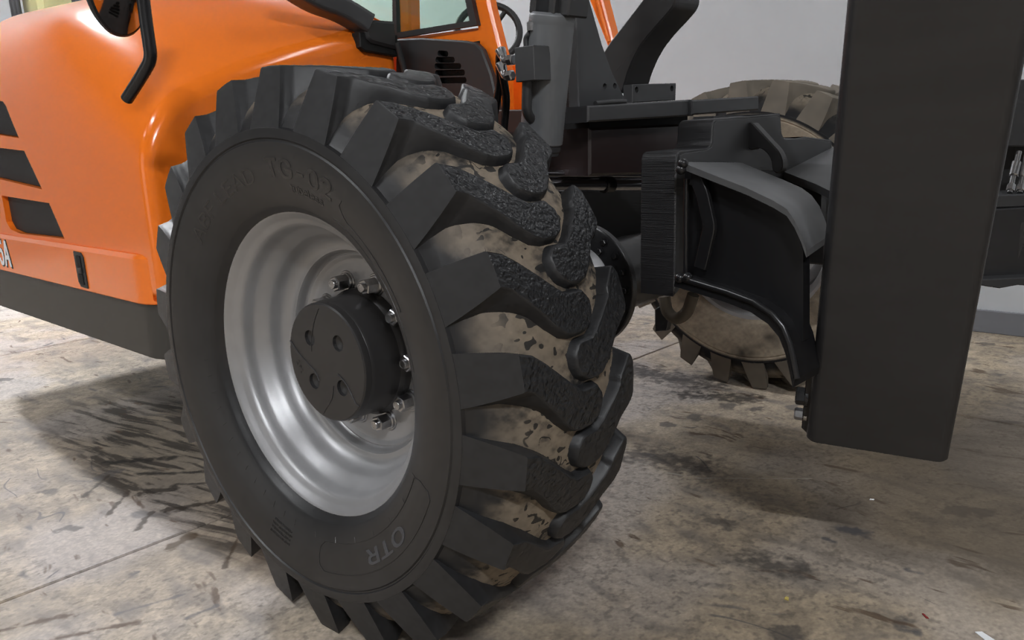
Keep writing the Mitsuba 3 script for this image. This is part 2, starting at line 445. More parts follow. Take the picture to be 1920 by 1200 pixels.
def floor_colour(p, n, uv):
    x, y = p.x, p.y
    base = mikit.fbm(x * 1.7, y * 1.7, 2.0, 4)
    fine = mikit.fbm(x * 30, y * 22, 5.0, 4)
    grit = mikit.fbm(x * 140, y * 120, 9.0, 2)
    wob = mikit.fbm(x * 2.0, y * 2.0, 4.0, 3) * 2.2
    c = mikit.mix((0.30, 0.255, 0.205), (0.48, 0.405, 0.315), S3(0.25, 0.75, base * 0.5 + fine * 0.6 - 0.05))
    c = mikit.mix(c, (0.43, 0.39, 0.365), S3(0.48, 0.68, mikit.fbm(x * 2.3 + 7, y * 2.3, 1.0, 3)) * 0.75)
    c = c * (0.78 + 0.44 * grit)
    # faint greyish scuffs, drawn out
    sc = mikit.fbm(x * 6.5 + wob, y * 19 + wob * 2, 11.0, 4)
    c = mikit.mix(c, (0.16, 0.148, 0.145), S3(0.46, 0.80, sc) * 0.55)
    arcs = mikit.noise(x * 3.1 + wob * 1.5, y * 8 + wob * 2.5, 13.0)
    c = mikit.mix(c, (0.11, 0.11, 0.12), S3(0.030, 0.006, dr.abs(arcs - 0.5)) * S3(0.62, 0.70, mikit.fbm(x * 5, y * 7, 17.0, 2)) * 0.7)
    # pits and grime specks
    c = mikit.mix(c, (0.10, 0.09, 0.08), S3(0.50, 0.80, mikit.fbm(x * 70, y * 62, 23.0, 3)) * S3(0.30, 0.65, mikit.fbm(x * 3, y * 3, 25.0, 2)) * 0.45)
    # dark rubber streaks left by the turning wheel, with cast shade painted in around them
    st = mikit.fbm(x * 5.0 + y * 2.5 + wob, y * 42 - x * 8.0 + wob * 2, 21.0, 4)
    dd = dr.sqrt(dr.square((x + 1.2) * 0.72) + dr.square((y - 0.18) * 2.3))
    wheel_stain_shade = S3(1.12, 0.35, dd + 0.45 * (base - 0.5))
    c = mikit.mix(c, (0.14, 0.115, 0.088), wheel_stain_shade * 0.68)
    c = mikit.mix(c, (0.028, 0.024, 0.021), S3(0.46, 0.68, st + 0.12 * (grit - 0.5)) * S3(0.05, 0.6, wheel_stain_shade) * 0.85)
    # a few oil spots
    d1, d2, rr = mikit.voronoi(x * 4.2, y * 4.2)
    blot = mikit.fbm(x * 22, y * 22, 31.0, 4)
    c = mikit.mix(c, (0.085, 0.080, 0.08), S3(0.17, 0.08, d1 + 0.42 * (blot - 0.5) + 0.30 * (1 - S3(0.84, 0.88, rr))) * 0.7)
    # brown dried marks
    br = mikit.fbm(x * 7 + 3, y * 26 + wob * 3, 41.0, 4)
    c = mikit.mix(c, (0.085, 0.050, 0.028), S3(0.72, 0.83, br) * 0.75)
    # machine shade painted over grime, under and ahead of it
    lane_shade = S3(-0.1, 0.7, x + 0.25 * (wob - 1.1)) * S3(2.8, 2.0, y + 0.3 * (base - 0.5)) * S3(0.55, 1.15, y + 0.30 * (wob - 1.1) - 0.10 * x)
    c = mikit.mix(c, (0.105, 0.084, 0.064), lane_shade * 0.74)
    c = c * mikit.mix((1.0, 1.0, 1.0), (0.90, 0.86, 0.78), S3(-0.3, 0.8, x))
    c = marks(c, x, y, mikit.fbm(x * 45, y * 45, 51.0, 3))
    return mi.Color3f(c)


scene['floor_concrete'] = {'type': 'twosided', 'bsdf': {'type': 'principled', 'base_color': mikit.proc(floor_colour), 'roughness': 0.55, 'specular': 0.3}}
plain('joint_dirt', (0.03, 0.028, 0.026), rough=0.9)

# ------------------------------------------------------------------ the room
X0, X1, Y0, Y1 = -9.0, 9.0, -9.0, 3.45
add('floor', cbox((X0, Y0, FLOOR - 0.3), (X1, Y1 + 0.1, FLOOR - 0.012), 0.001), 'joint_dirt', smooth=False)
tag('floor', 'stained tan concrete floor slabs with dark rubber marks and painted shade around the big tyre', None, kind='structure')
GAP = 0.004
xs = [X0, -6.86, -3.81, -0.76, 2.29, 5.34, X1]
ys = [Y0, -7.04, -3.99, -0.94, 2.11, Y1 + 0.1]
for i in range(len(xs) - 1):
    for j in range(len(ys) - 1):
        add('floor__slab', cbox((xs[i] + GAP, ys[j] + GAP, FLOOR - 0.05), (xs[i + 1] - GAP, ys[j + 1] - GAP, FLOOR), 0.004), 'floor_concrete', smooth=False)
add('wall_back', cbox((X0, Y1, FLOOR - 0.2), (X1, Y1 + 0.2, CEIL), 0.002), 'wall_paint', smooth=False)
tag('wall_back', 'smooth pale grey-white wall behind the machine', None, kind='structure')
add('baseboard_back', cbox((X0, Y1 - 0.02, FLOOR), (X1, Y1, 0.108), 0.003), 'baseboard_grey', smooth=False)
tag('baseboard_back', 'grey baseboard strip along the foot of the pale wall', None, kind='structure')
add('wall_front', cbox((X0, Y0 - 0.2, FLOOR - 0.2), (X1, Y0, CEIL), 0.002), 'far_wall_paint', smooth=False)
tag('wall_front', 'plain wall across the hall behind the photographer', None, kind='structure')
add('wall_left', cbox((X0 - 0.2, Y0, FLOOR - 0.2), (X0, Y1, CEIL), 0.002), 'far_wall_paint', smooth=False)
tag('wall_left', 'plain wall at the rear end of the hall', None, kind='structure')
add('wall_right', cbox((X1, Y0, FLOOR - 0.2), (X1 + 0.2, Y1, CEIL), 0.002), 'far_wall_paint', smooth=False)
tag('wall_right', 'plain wall at the far end of the hall ahead of the machine', None, kind='structure')
add('ceiling', cbox((X0, Y0, CEIL), (X1, Y1, CEIL + 0.2), 0.002), 'ceiling_paint', smooth=False)
tag('ceiling', 'pale flat hall ceiling carrying tube lights', None, kind='structure')
# unseen glowing panel, added as low fill light opposite the machine
fill_panel = prism([(-6.0, Y0 + 0.02, 0.05), (-1.4, Y0 + 0.02, 0.05), (-1.4, Y0 + 0.02, 3.6), (-6.0, Y0 + 0.02, 3.6)], (0, 0.03, 0), 0.0)
scene['fill_panel_1'] = {**mikit.ply(fill_panel, 'lamp_housing'), 'emitter': {'type': 'area', 'radiance': rgb(FILL_LIGHT, FILL_LIGHT * 0.97, FILL_LIGHT * 0.93)}}
tag('fill_panel_1', 'unseen glowing panel added as fill light on the wall opposite the machine', None, kind='structure')
for i, (lx, ly, L, ang, rad, lz) in enumerate(LAMPS):
    k = key_for('ceiling_light')
    M = np.eye(4)
    a = math.radians(ang)
    M[:3, 0], M[:3, 1], M[:3, 3] = (math.cos(a), math.sin(a), 0), (-math.sin(a), math.cos(a), 0), (lx, ly, lz)
    add(k + '__housing', xf(join(cbox((-L / 2, -0.09, 0.012), (L / 2, 0.09, 0.07), 0.01), cbox((-L / 2 + .1, -0.004, 0.07), (-L / 2 + .108, 0.004, CEIL - lz), .001), cbox((L / 2 - .108, -0.004, 0.07), (L / 2 - .1, 0.004, CEIL - lz), .001)), M), 'lamp_housing')
    lens = xf(cbox((-L / 2 + 0.02, -0.07, 0.0), (L / 2 - 0.02, 0.07, 0.011), 0.003), M)
    scene[k + '__lens'] = {**mikit.ply(lens, 'lamp_housing'), 'emitter': {'type': 'area', 'radiance': rgb(rad * 0.98, rad, rad * 1.03)}}
    tag(k, ['white tube light on the ceiling ahead and to the right of the machine', 'bright tube light on the ceiling behind the orange machine', 'white tube light on the ceiling right above the camera side of the big wheel', 'white tube light on the ceiling nearest the added fill panel', 'white tube light on the ceiling beside the pale back wall'][i], 'ceiling light', 'tube lights hanging from the ceiling')

# ------------------------------------------------------------------ tyre
H = 'telehandler'
CARC = [(0.172, 0.335), (0.180, 0.343), (0.186, 0.3465), (0.1905, 0.352), (0.195, 0.360), (0.2035, 0.378), (0.2130, 0.404), (0.220, 0.432), (0.2235, 0.455), (0.2250, 0.470), (0.2255, 0.4795),
        (0.2225, 0.4825), (0.2225, 0.4850), (0.2260, 0.4875), (0.2260, 0.4955), (0.2245, 0.5060), (0.2165, 0.5085), (0.2130, 0.514), (0.2050, 0.529), (0.1900, 0.549), (0.1700, 0.569), (0.1450, 0.586), (0.1150, 0.597), (0.0800, 0.6035), (0.0400, 0.6065), (0.0, 0.607)]


def resample(c, step):
    c = np.asarray(c, float)
    out = [c[0]]
    for a, b in zip(c[:-1], c[1:]):
        k = max(1, int(np.linalg.norm(b - a) / step))
        out += [a + (b - a) * s / k for s in range(1, k + 1)]
    return np.array(out)


half = resample(CARC, 0.006)
prof = np.vstack([half, (half * [-1, 1])[::-1][1:]])
FLOOR_W = np.array([c[0] for c in CARC[16:]][::-1])
FLOOR_R = np.array([c[1] for c in CARC[16:]][::-1])


def floor_r(w):
    return np.interp(w, FLOOR_W, FLOOR_R)


def lug_mesh(seed, rough=0.0012, coarse=1.0, inner=False):
    """one tread bar in the wheel frame (u, v, w); its upper outer corner lies at angle 0. Returns (top, body)."""
    R = R_TOP
    up = [(0.26, 0.6), (0.19, 0.0), (0.155, -0.9), (0.125, -2.8), (0.10, -4.6), (0.075, -6.4), (0.05, -8.3), (0.028, -9.6), (-0.018, -9.6), (-0.034, -11.6), (-0.033, -13.6), (-0.022, -15.4), (0.0, -16.5), (0.035, -16.6),
          (0.058, -16.0), (0.085, -14.0), (0.107, -11.8), (0.14, -8.9), (0.165, -6.8), (0.19, -6.1), (0.26, -6.6)]
    pl = sg.Polygon([(w, math.radians(a) * R) for w, a in up])
    pl = pl.buffer(0.010).buffer(-0.019).buffer(0.009)
    if inner:  # the shoulder towards the axle is worn wide and round
        pl = pl.union(sg.Polygon([(w, math.radians(a) * R) for w, a in [(0.19, 1.6), (0.16, 1.0), (0.12, -2.2), (0.10, -11.0), (0.14, -9.6), (0.19, -7.2)]]))
        pl = pl.intersection(sg.box(-1, -1, 0.19, 1)).buffer(-0.018).buffer(0.018)
    pl = pl.intersection(sg.box(-1, -1, 0.19, 1))
    pl = sg.polygon.orient(pl.simplify(0.0006).segmentize(0.006 * coarse))
    p = np.array(pl.exterior.coords)[:-1]
    e = np.roll(p, -1, 0) - np.roll(p, 1, 0)
    e /= np.linalg.norm(e, axis=1, keepdims=True)
    nrm = np.stack([e[:, 1], -e[:, 0]], 1)
    edge = p[:, 0] > 0.1899
    nrm[edge & (np.abs(p[:, 1]) < 0.0015)] = (0.7, 0.7)
    # interior points of the worn top
    ins = pl.buffer(-0.006)
    gx, gy = np.meshgrid(np.arange(-0.05, 0.2, 0.0036 * coarse), np.arange(-0.22, 0.02, 0.0036 * coarse))
    g = np.stack([gx.ravel(), gy.ravel()], 1) + np.random.default_rng(seed).uniform(-0.0008, 0.0008, (gx.size, 2))
    import shapely
    g = g[shapely.contains_xy(ins, g[:, 0], g[:, 1])]
    b = 0.0035
    topring = p - nrm * b
    topring[edge, 0] = 0.19 - 0.0015
    pts = np.vstack([topring, g])
    tr = Delaunay(pts).simplices
    pol = sg.Polygon(topring)
    cen = pts[tr].mean(1)
    tr = tr[shapely.contains_xy(pol.buffer(1e-5), cen[:, 0], cen[:, 1])]
    u_, v_ = pts[tr[:, 1]] - pts[tr[:, 0]], pts[tr[:, 2]] - pts[tr[:, 0]]
    q = u_[:, 0] * v_[:, 1] - u_[:, 1] * v_[:, 0]
    tr[q < 0] = tr[q < 0][:, ::-1]

    def wrap(w, a, r):
        th = a / R
        return np.stack([r * np.cos(th), r * np.sin(th), w], 1)

    bump = meshkit.fbm(np.stack([pts[:, 0] * 55, pts[:, 1] * 55, np.full(len(pts), seed * 3.1)], 1), 3) - 0.5
    q3 = np.stack([pts[:, 0], pts[:, 1], np.full(len(pts), seed * 0.37)], 1)
    pits = np.clip(meshkit.fbm(q3 * 150, 2, seed=3) - 0.58, 0, 1) * 0.0055
    rr = R + bump * rough * 2.4 - np.where(np.arange(len(pts)) < len(p), 0, pits * (rough > 0)) + (meshkit.noise(q3 * 240, 5) - 0.5) * 0.0009
    rr[:len(p)] -= 0.0006
    top = tri(wrap(pts[:, 0], pts[:, 1], rr), tr[:, ::-1])
    # walls
    s = np.clip((p[:, 0] - 0.115) / 0.075, 0, 1) ** 1.5
    mid = np.radians(-3.05) * R
    frac = np.clip((p[:, 1] - mid) / (0.053 * R), -1, 1)
    upper = np.where(edge, frac, np.where(p[:, 1] > np.interp(p[:, 0], [-.04, .03, .10, .19], np.radians([-13, -13, -8, -3.05]) * R), 1.0, -1.0))
    fw = p[:, 0] + nrm[:, 0] * 0.007 * (1 - s) + 0.0337 * s
    fa = p[:, 1] + nrm[:, 1] * 0.007 * (1 - s) + np.where(upper > 0, upper * math.radians(1.7), upper * math.radians(3.3)) * R * s
    fr = np.where(p[:, 0] > 0.188, 0.5062, floor_r(np.abs(fw)) - 0.003 * (1 - s) - 0.001)
    fa = fa * 1.0
    rows = [wrap(topring[:, 0], topring[:, 1], rr[:len(p)]), wrap(p[:, 0], p[:, 1], np.full(len(p), R - 0.0035))]
    for k in (0.35, 0.7, 1.0):
        # the outer face is a straight chord, the others are drafted walls
        rows.append(wrap(p[:, 0] + (fw - p[:, 0]) * k, p[:, 1] + (fa - p[:, 1]) * k, (R - 0.0035) + (fr - R + 0.0035) * k))
    body = grid(np.array(rows).transpose(1, 0, 2), close_u=True)
    return top, body


def rotz(deg):
    a = math.radians(deg)
    M = np.eye(4)
    M[:2, :2] = [[math.cos(a), -math.sin(a)], [math.sin(a), math.cos(a)]]
    return M


FLIPW = np.diag([1.0, 1.0, -1.0, 1.0])
PITCH = 360 / 22
nprof = np.where(prof[:, :1] < 0, prof * [0.86, 1.0], prof)
tire = add(H + '__tire', xf(lathe([(r, w) for w, r in nprof], 300), NEAR), 'tire_rubber', smooth=28)
tag(tire, 'wet-black front tyre with tan mud between its bars')
variants = []
for sd in range(4):
    for mir in (False, True):
        top, body = lug_mesh(sd, inner=mir)
        b2, t2 = (xf(body, FLIPW), xf(top, FLIPW)) if mir else (body.copy(), top.copy())
        if mir:
            for q in (b2, t2):  # the inner shoulder is worn rounder
                v = np.array(q.vertices)
                v[:, 2] = np.where(v[:, 2] < 0.0, 0.83 * v[:, 2], v[:, 2]) + 0.006
                drop = 0.014 * np.clip((-v[:, 2] - 0.06) / 0.11, 0, 1) ** 2 * np.clip((np.hypot(v[:, 0], v[:, 1]) - 0.55) / 0.07, 0, 1)
                v[:, :2] *= (1 - drop / R_TOP)[:, None]
                q.vertices = v
        a = mikit.ply(b2, 'lug_rubber', smooth=38)
        b = mikit.ply(t2, 'worn_lug_rubber', smooth=60)
        variants.append((a, b))
for i in range(44):
    ang = 43.6 + (i // 2) * PITCH + (i % 2) * PITCH / 2
    a, b = variants[(RNG.integers(0, 4)) * 2 + i % 2]
    M = NEAR @ rotz(ang)
    add(H + '__tire__tread_bar', None, None, shape=a, to_world=M)
    add(H + '__tire__worn_top', None, None, shape=b, to_world=M)
tire2 = add(H + '__tire', xf(lathe([(r, w) for w, r in prof], 200), FAR), 'dusty_tire_rubber', smooth=28)
tag(tire2, 'dusty tan front tyre on the far side')
top, body = lug_mesh(9, coarse=2.6)
both = join(top, body)
fa_ = mikit.ply(both, 'dusty_lug_rubber', smooth=38)
fb_ = mikit.ply(xf(both, FLIPW), 'dusty_lug_rubber', smooth=38)
for i in range(44):
    M = FAR @ rotz(49.0 + (i // 2) * PITCH + (i % 2) * PITCH / 2)
    add(tire2 + '__tread_bar', None, None, shape=fa_ if i % 2 == 0 else fb_, to_world=M)


# moulded writing and ribs of the near side wall
def side_w(r):
    rr = np.array([c[1] for c in CARC[3:16]])
    ww = np.array([c[0] for c in CARC[3:16]])
    return np.interp(r, rr, ww)


def ring_text(text, height, r0, ang, depth=0.0009, bold=False, stretch=1.0, M=NEAR, sign=1):
    """lettering on the side wall with its middle at the angle ang (degrees), tops pointing outwards."""
    m = meshkit.text_mesh(text, height, 0.004, bold)
    v = np.array(m.vertices)
    v[:, 0] -= (v[:, 0].min() + v[:, 0].max()) / 2
    v[:, 0] *= stretch
    m = trimesh.Trimesh(v, m.faces, process=False)
    m = m.subdivide_to_size(0.02) if len(m.faces) < 20000 else m
    v = np.array(m.vertices)
    r = r0 + v[:, 1]
    th = math.radians(ang) - v[:, 0] / (r0 + height / 2)
    w = side_w(r) - 0.002 + (v[:, 2] / 0.004) * (0.002 + depth)
    return xf(trimesh.Trimesh(np.stack([r * np.cos(th), r * np.sin(th), w], 1), m.faces, process=False), M)


add(tire + '__lettering', ring_text('TG-02', 0.038, 0.410, 76.5, bold=True, stretch=1.25), 'moulded_rubber', smooth=False)
add(tire + '__lettering', ring_text('tubeless', 0.016, 0.384, 74, bold=True, stretch=1.2), 'moulded_rubber', smooth=False)
add(tire + '__lettering', ring_text('ABF LEAD', 0.032, 0.402, 119, depth=0.0006, bold=False, stretch=1.5), 'moulded_rubber', smooth=False)
add(tire + '__lettering', ring_text('OTR', 0.030, 0.403, -51, bold=True, stretch=1.9, depth=0.001), 'grey_letter_paint', smooth=False)
tag(tire + '__lettering_003', 'grey painted letters')
for q, rr in enumerate((0.428, 0.418, 0.408, 0.398)):
    add(tire + '__lettering', ring_text('LOAD AND PRESSURE MARKS'[q * 3:q * 3 + 16], 0.005, rr, -106, depth=0.0008, stretch=1.1), 'moulded_rubber', smooth=False)


def side_line(pts, r=0.0011):
    """a thin moulded line on the side wall through (angle, radius) points."""
    P = []
    for a, rad in pts:
        P.append((rad * math.cos(math.radians(a)), rad * math.sin(math.radians(a)), float(side_w(rad)) + 0.0002))
    return xf(sweep(np.array(P), ring(6, r)), NEAR)


def arc(a0, a1, rad, n=24):
    return [(a, rad) for a in np.linspace(a0, a1, n)]


add(tire + '__moulded_rib', side_line(arc(-84, -24, 0.447, 40) + [(-22.5, 0.436), (-22.5, 0.404)] + arc(-24, -84, 0.384, 40) + [(-86, 0.395), (-86.5, 0.415), (-86, 0.436), (-84, 0.447)]), 'moulded_rubber')
add(tire + '__moulded_rib', side_line(arc(62, 8, 0.372, 40)), 'moulded_rubber')
add(tire + '__moulded_rib', side_line([(58, 0.43), (59, 0.415), (57, 0.40)] + arc(55, 25, 0.392, 30)), 'moulded_rubber')
nub = []
for a in list(np.arange(-176, -96, 6.2)) + list(np.arange(-90, -20, 11)):
    nub.append(side_line([(a, 0.372), (a + 0.4, 0.384)], 0.0009))
add(tire + '__vent_spew', join(*nub), 'moulded_rubber')
tag(tire + '__vent_spew', kind='stuff')

# ------------------------------------------------------------------ rim, nuts and hub
RIM = [(0.3435, 0.150), (0.3455, 0.160), (0.3445, 0.169), (0.3405, 0.1725), (0.335, 0.1715), (0.327, 0.164), (0.322, 0.158), (0.317, 0.1535), (0.3105, 0.150), (0.3045, 0.143), (0.3015, 0.134), (0.2995, 0.124), (0.2965, 0.114),
       (0.2900, 0.104), (0.2830, 0.094), (0.2775, 0.085), (0.2745, 0.076), (0.2720, 0.066), (0.2680, 0.056), (0.2610, 0.047), (0.2530, 0.041), (0.2460, 0.0385), (0.2410, 0.0395), (0.2375, 0.0385), (0.2350, 0.034),
       (0.2330, 0.026), (0.2310, 0.018), (0.2275, 0.0145), (0.2245, 0.0155), (0.2215, 0.0145), (0.2170, 0.010), (0.2080, 0.008), (0.120, 0.008), (0.120, -0.006), (0.230, -0.006), (0.262, 0.02), (0.285, 0.06), (0.300, 0.10)]
BACK = [(0.300, 0.10), (0.298, -0.06), (0.305, -0.13), (0.330, -0.158), (0.345, -0.165), (0.340, -0.172), (0.322, -0.166), (0.296, -0.13), (0.288, -0.06), (0.27, 0.03), (0.262, 0.02)]
rimM = join(lathe(resample(RIM, 0.004), 200), lathe(BACK, 120))
rim = add(H + '__wheel_rim', xf(rimM, NEAR), 'rim_silver', smooth=35)
tag(rim, 'silver painted deep dish rim')
rim2 = add(H + '__wheel_rim', xf(join(lathe(RIM, 80), lathe(BACK, 80)), FAR @ FLIPW), 'rim_silver', smooth=35)
nutmesh = join(lathe([(1e-4, 0.003), (0.024, 0.003), (0.026, 0.001), (0.026, -0.002)][::-1], 28), xf(lathe([(0.0205, 0.0), (0.0215, 0.002), (0.0215, 0.006), (0.019, 0.008), (1e-4, 0.008)], 28), np.eye(4)),
               xf(hexnut(0.0185, 0.030, ch=0.002), frame((0, 0, 0.007), (0, 0, 1))), lathe([(0.0105, 0.03), (0.0105, 0.044), (0.0095, 0.0455), (0.0075, 0.0455), (0.007, 0.0445), (1e-4, 0.0445)], 20))
nutply = mikit.ply(nutmesh, 'zinc', smooth=30)
for k in range(10):
    M = NEAR @ rotz(0.4 + 36 * k) @ frame((0.166, 0, 0.0085), (0, 0, 1)) @ rotz(RNG.uniform(0, 60))
    add(rim + '__wheel_nut', None, None, shape=nutply, to_world=M)
tag(rim + '__wheel_nut', 'zinc plated')
small = mikit.ply(lathe([(0.006, -0.001), (0.006, 0.003), (0.004, 0.005), (1e-4, 0.005)], 14), 'chrome', smooth=40)
for a in (-12, 168):
    add(rim + '__grease_plug', None, None, shape=small, to_world=NEAR @ rotz(a) @ frame((0.193, 0, 0.0085), (0, 0, 1)))
hub_prof = [(1e-4, 0.128), (0.130, 0.128), (0.1335, 0.1255), (0.1345, 0.122), (0.1345, 0.1115), (0.1335, 0.110), (0.1345, 0.1085), (0.1365, 0.10), (0.1380, 0.05), (0.1395, 0.034), (0.1445, 0.028), (0.1475, 0.022), (0.1475, 0.004), (0.1, 0.004), (0.1, -0.08), (1e-4, -0.08)]
hubm = lathe(hub_prof, 120)
tools = [xf(lathe([(1e-5, -0.017), (0.0165, -0.0075), (0.0180, 0.0), (0.0180, 0.02), (1e-5, 0.02)], 40), frame((0.0708 * math.cos(math.radians(a)), 0.0708 * math.sin(math.radians(a)), 0.128), (0, 0, 1))) for a in (45, 135, 225, 315)]
hubm = cut(hubm, *tools)
hub = add(H + '__hub_cap', xf(hubm, NEAR), 'black_satin', smooth=30)
tag(hub, 'black planetary hub with four round recesses')


def face_line(pts, r=0.0018):
    pts = np.array([(x, y, 0.1285) for x, y in pts])
    return xf(sweep(fillet(pts, 0.03, 8), ring(8, r)), NEAR)


add(hub + '__cast_ridge', face_line([(-0.125, 0.035), (-0.098, 0.008), (-0.062, -0.014), (-0.040, -0.026), (-0.030, -0.046)]), 'black_satin')
add(hub + '__cast_ridge', face_line([(0.040, -0.020), (0.066, -0.036), (0.092, -0.078), (0.104, -0.082)]), 'black_satin')
add(hub + '__cast_ridge', face_line([(-0.005, 0.122), (-0.028, 0.09), (-0.045, 0.045), (-0.048, 0.02)], 0.0009), 'black_satin')
add(hub + '__cast_ridge', face_line([(0.02, -0.05), (0.012, -0.08), (-0.028, -0.122)], 0.0009), 'black_satin')
tx = meshkit.text_mesh('191', 0.012, 0.0015)
add(hub + '__lettering', xf(tx, NEAR @ frame((-0.112, -0.012, 0.1275), (0, 0, 1)) @ rotz(-60)), 'black_satin', smooth=False)
add(H + '__hub_cap', xf(lathe(hub_prof, 60), FAR @ FLIPW), 'black_satin', smooth=30)

# ------------------------------------------------------------------ axle between the wheels
AX = frame((-0.035, 0.0, 0.62), (-0.0547, 0.9985, 0), (1, 0, 0))
axle = [(1e-4, 0.05), (0.10, 0.05), (0.10, 0.2), (0.15, 0.26), (0.15, 0.34), (0.095, 0.40), (0.085, 0.72), (0.10, 0.80), (0.13, 0.845), (0.15, 0.85), (0.188, 0.86), (0.194, 0.865), (0.194, 0.885), (0.186, 0.89), (0.125, 0.90), (0.115, 0.95),
        (0.115, 1.0), (0.12, 1.15), (0.115, 1.3), (0.10, 1.45), (0.085, 1.65), (0.095, 1.78), (0.15, 1.85), (0.15, 1.93), (0.10, 1.98), (1e-4, 2.05)]
ax = add(H + '__front_axle', xf(lathe(resample(axle, 0.02), 72), AX), 'black_gloss', smooth=35)
tag(ax, 'black axle with a bolted round housing')
add(ax + '__cone_cover', xf(lathe([(0.10, 0.80), (0.128, 0.835), (0.132, 0.842), (0.12, 0.845)], 60), AX), 'rim_silver')
bolt = join(hexnut(0.010, 0.010, ch=0.002), lathe([(0.013, -0.002), (0.013, 0.001), (1e-4, 0.001)], 16))
bp = mikit.ply(bolt, 'black_gloss', smooth=25)
for k in range(20):
    a = k * 18
    add(ax + '__bolt', None, None, shape=bp, to_world=AX @ rotz(a) @ frame((0.172, 0, 0.8545), (0, 0, -1)))
for k in range(14):
    add(ax + '__bolt', None, None, shape=bp, to_world=AX @ rotz(k * 360 / 14) @ frame((0.145, 0, 0.847), (0, 0, -1)))

# ------------------------------------------------------------------ engine hood
def hood_mesh():
    """the cover is a dome drawn along the machine and cut off square behind the wheel, with a rounded rim."""
    fr = np.array([(0, .615), (0, .69), (0, .78), (0, .90), (0.0, 1.0), (.010, 1.085), (.052, 1.172), (.13, 1.247), (.27, 1.312), (.47, 1.378), (.73, 1.443), (.90, 1.478), (1.04, 1.503)])
    re = np.array([(0, .615), (0, .70), (0, .80), (0, .96), (0.0, 1.12), (.006, 1.29), (.040, 1.45), (.105, 1.575), (.22, 1.665), (.38, 1.73), (.62, 1.775), (.85, 1.795), (1.04, 1.80)])
    from scipy.interpolate import PchipInterpolator
    t = np.arange(len(fr))
    tt = np.concatenate([np.linspace(0, 4, 9), np.linspace(4, 12, 49)[1:]])

    def smooth(c):
        q = PchipInterpolator(t, c)(tt)
        k = np.array([1, 2, 3, 2, 1.0]) / 9
        w = np.pad(q, ((2, 2), (0, 0)), mode='edge')
        w = np.stack([np.convolve(w[:, j], k, mode='valid') for j in (0, 1)], 1)
        w[:6], w[-2:] = q[:6], q[-2:]
        return w
    fr, re = smooth(fr), smooth(re)
    XF, RC = -1.10, 0.045
    rows = []

    def section(x):
        u = np.clip((XF - x) / 1.25, 0, 1)
        g = 1 - (1 - u) ** 2.0
        c = fr * (1 - g) + re * g
        lift = np.interp(x, [-5.2, -3.4, -2.2, XF], [0.09, 0.07, 0.0, 0.0])
        c = c + np.stack([np.zeros(len(c)), lift * np.clip((c[:, 1] - 1.1) / 0.6, 0, 1)], 1)
        return np.vstack([c, [(1.04, 1.0), (1.04, .615)]])
    for x in np.concatenate([np.linspace(-3.05, -2.4, 8), np.linspace(-2.4, XF - RC, 34)[1:]]):
        rows.append(np.column_stack([np.full(len(tt) + 2, x), section(x)]))
    for a in np.linspace(0, 90, 9)[1:]:
        q = math.radians(a)
        x = XF - RC + RC * math.sin(q)
        c = miter(section(x)[::-1], RC * (1 - math.cos(q)))[::-1]
        rows.append(np.column_stack([np.full(len(c), x), c]))
    P = np.array(rows)
    m = grid(P, close_v=True)
    n = P.shape[1]
    for row, fl in ((P[0], 0), (P[-1], 1)):
        f = np.array([[j, (j + 1) % n, n] for j in range(n)])
        m = join(m, tri(np.vstack([row, row.mean(0)]), f[:, ::-1] if fl else f))
    m.merge_vertices()
    m.fix_normals()
    return m


hood = hood_mesh()
YS = 0.0
lv = [[(-2.845, 0.000, 1.373), (-2.404, 0.000, 1.323), (-2.362, 0.000, 1.300), (-2.250, 0.000, 1.171), (-2.946, 0.000, 1.229)],
      [(-2.989, 0.000, 1.168), (-2.212, 0.000, 1.120), (-2.076, 0.000, 0.969), (-3.078, 0.000, 1.043)],
      [(-2.619, 0.000, 0.937), (-2.023, 0.000, 0.916), (-1.917, 0.000, 0.782), (-2.453, 0.000, 0.778), (-2.577, 0.000, 0.791), (-2.620, 0.000, 0.822)]]
tools = []
for q in lv:
    q = np.array(q)
    q[:, 1] = -0.02
    tools.append(prism(q, (0, 0.06, 0), 0.0))
try:
    hood = cut(hood, *tools)
except Exception as ex:
    print('hood cut failed', ex)
hd = add(H + '__engine_hood', hood, 'orange_paint', smooth=30)
tag(hd, 'glossy orange rounded engine cover')
for q in lv:
    q = np.array(q)
    c = q.mean(0)
    q = c + (q - c) * 0.985
    q[:, 1] = 0.022
    add(hd + '__louver_screen', prism(q, (0, 0.016, 0), 0.001), 'mesh_black', smooth=False)


def plan_ring(off, rear=-3.05, inner=0.9, rc=0.16, n=12):
    pts = [(rear, -off), (-1.10 - rc, -off)]
    for a in np.linspace(0, 90, n + 1)[1:]:
        q = math.radians(a)
        pts.append((-1.10 - rc + (rc + off) * math.sin(q), rc - (rc + off) * math.cos(q)))
    pts += [(-1.10 + off, inner), (rear, inner)]
    return pts


band = prism([(x, y, 0.765) for x, y in plan_ring(0.022)], (0, 0, -0.165), 0.014, 0.004)
bd = add(H + '__lower_band', band, 'orange_paint', smooth=40)
tag(bd, 'orange lower body band')
add(H + '__side_skirt', prism([(x, y, 0.600) for x, y in plan_ring(0.006)], (0, 0, -0.190), 0.004), 'skirt_paint', smooth=40)
tag(H + '__side_skirt', 'dark olive-grey steel skirt')
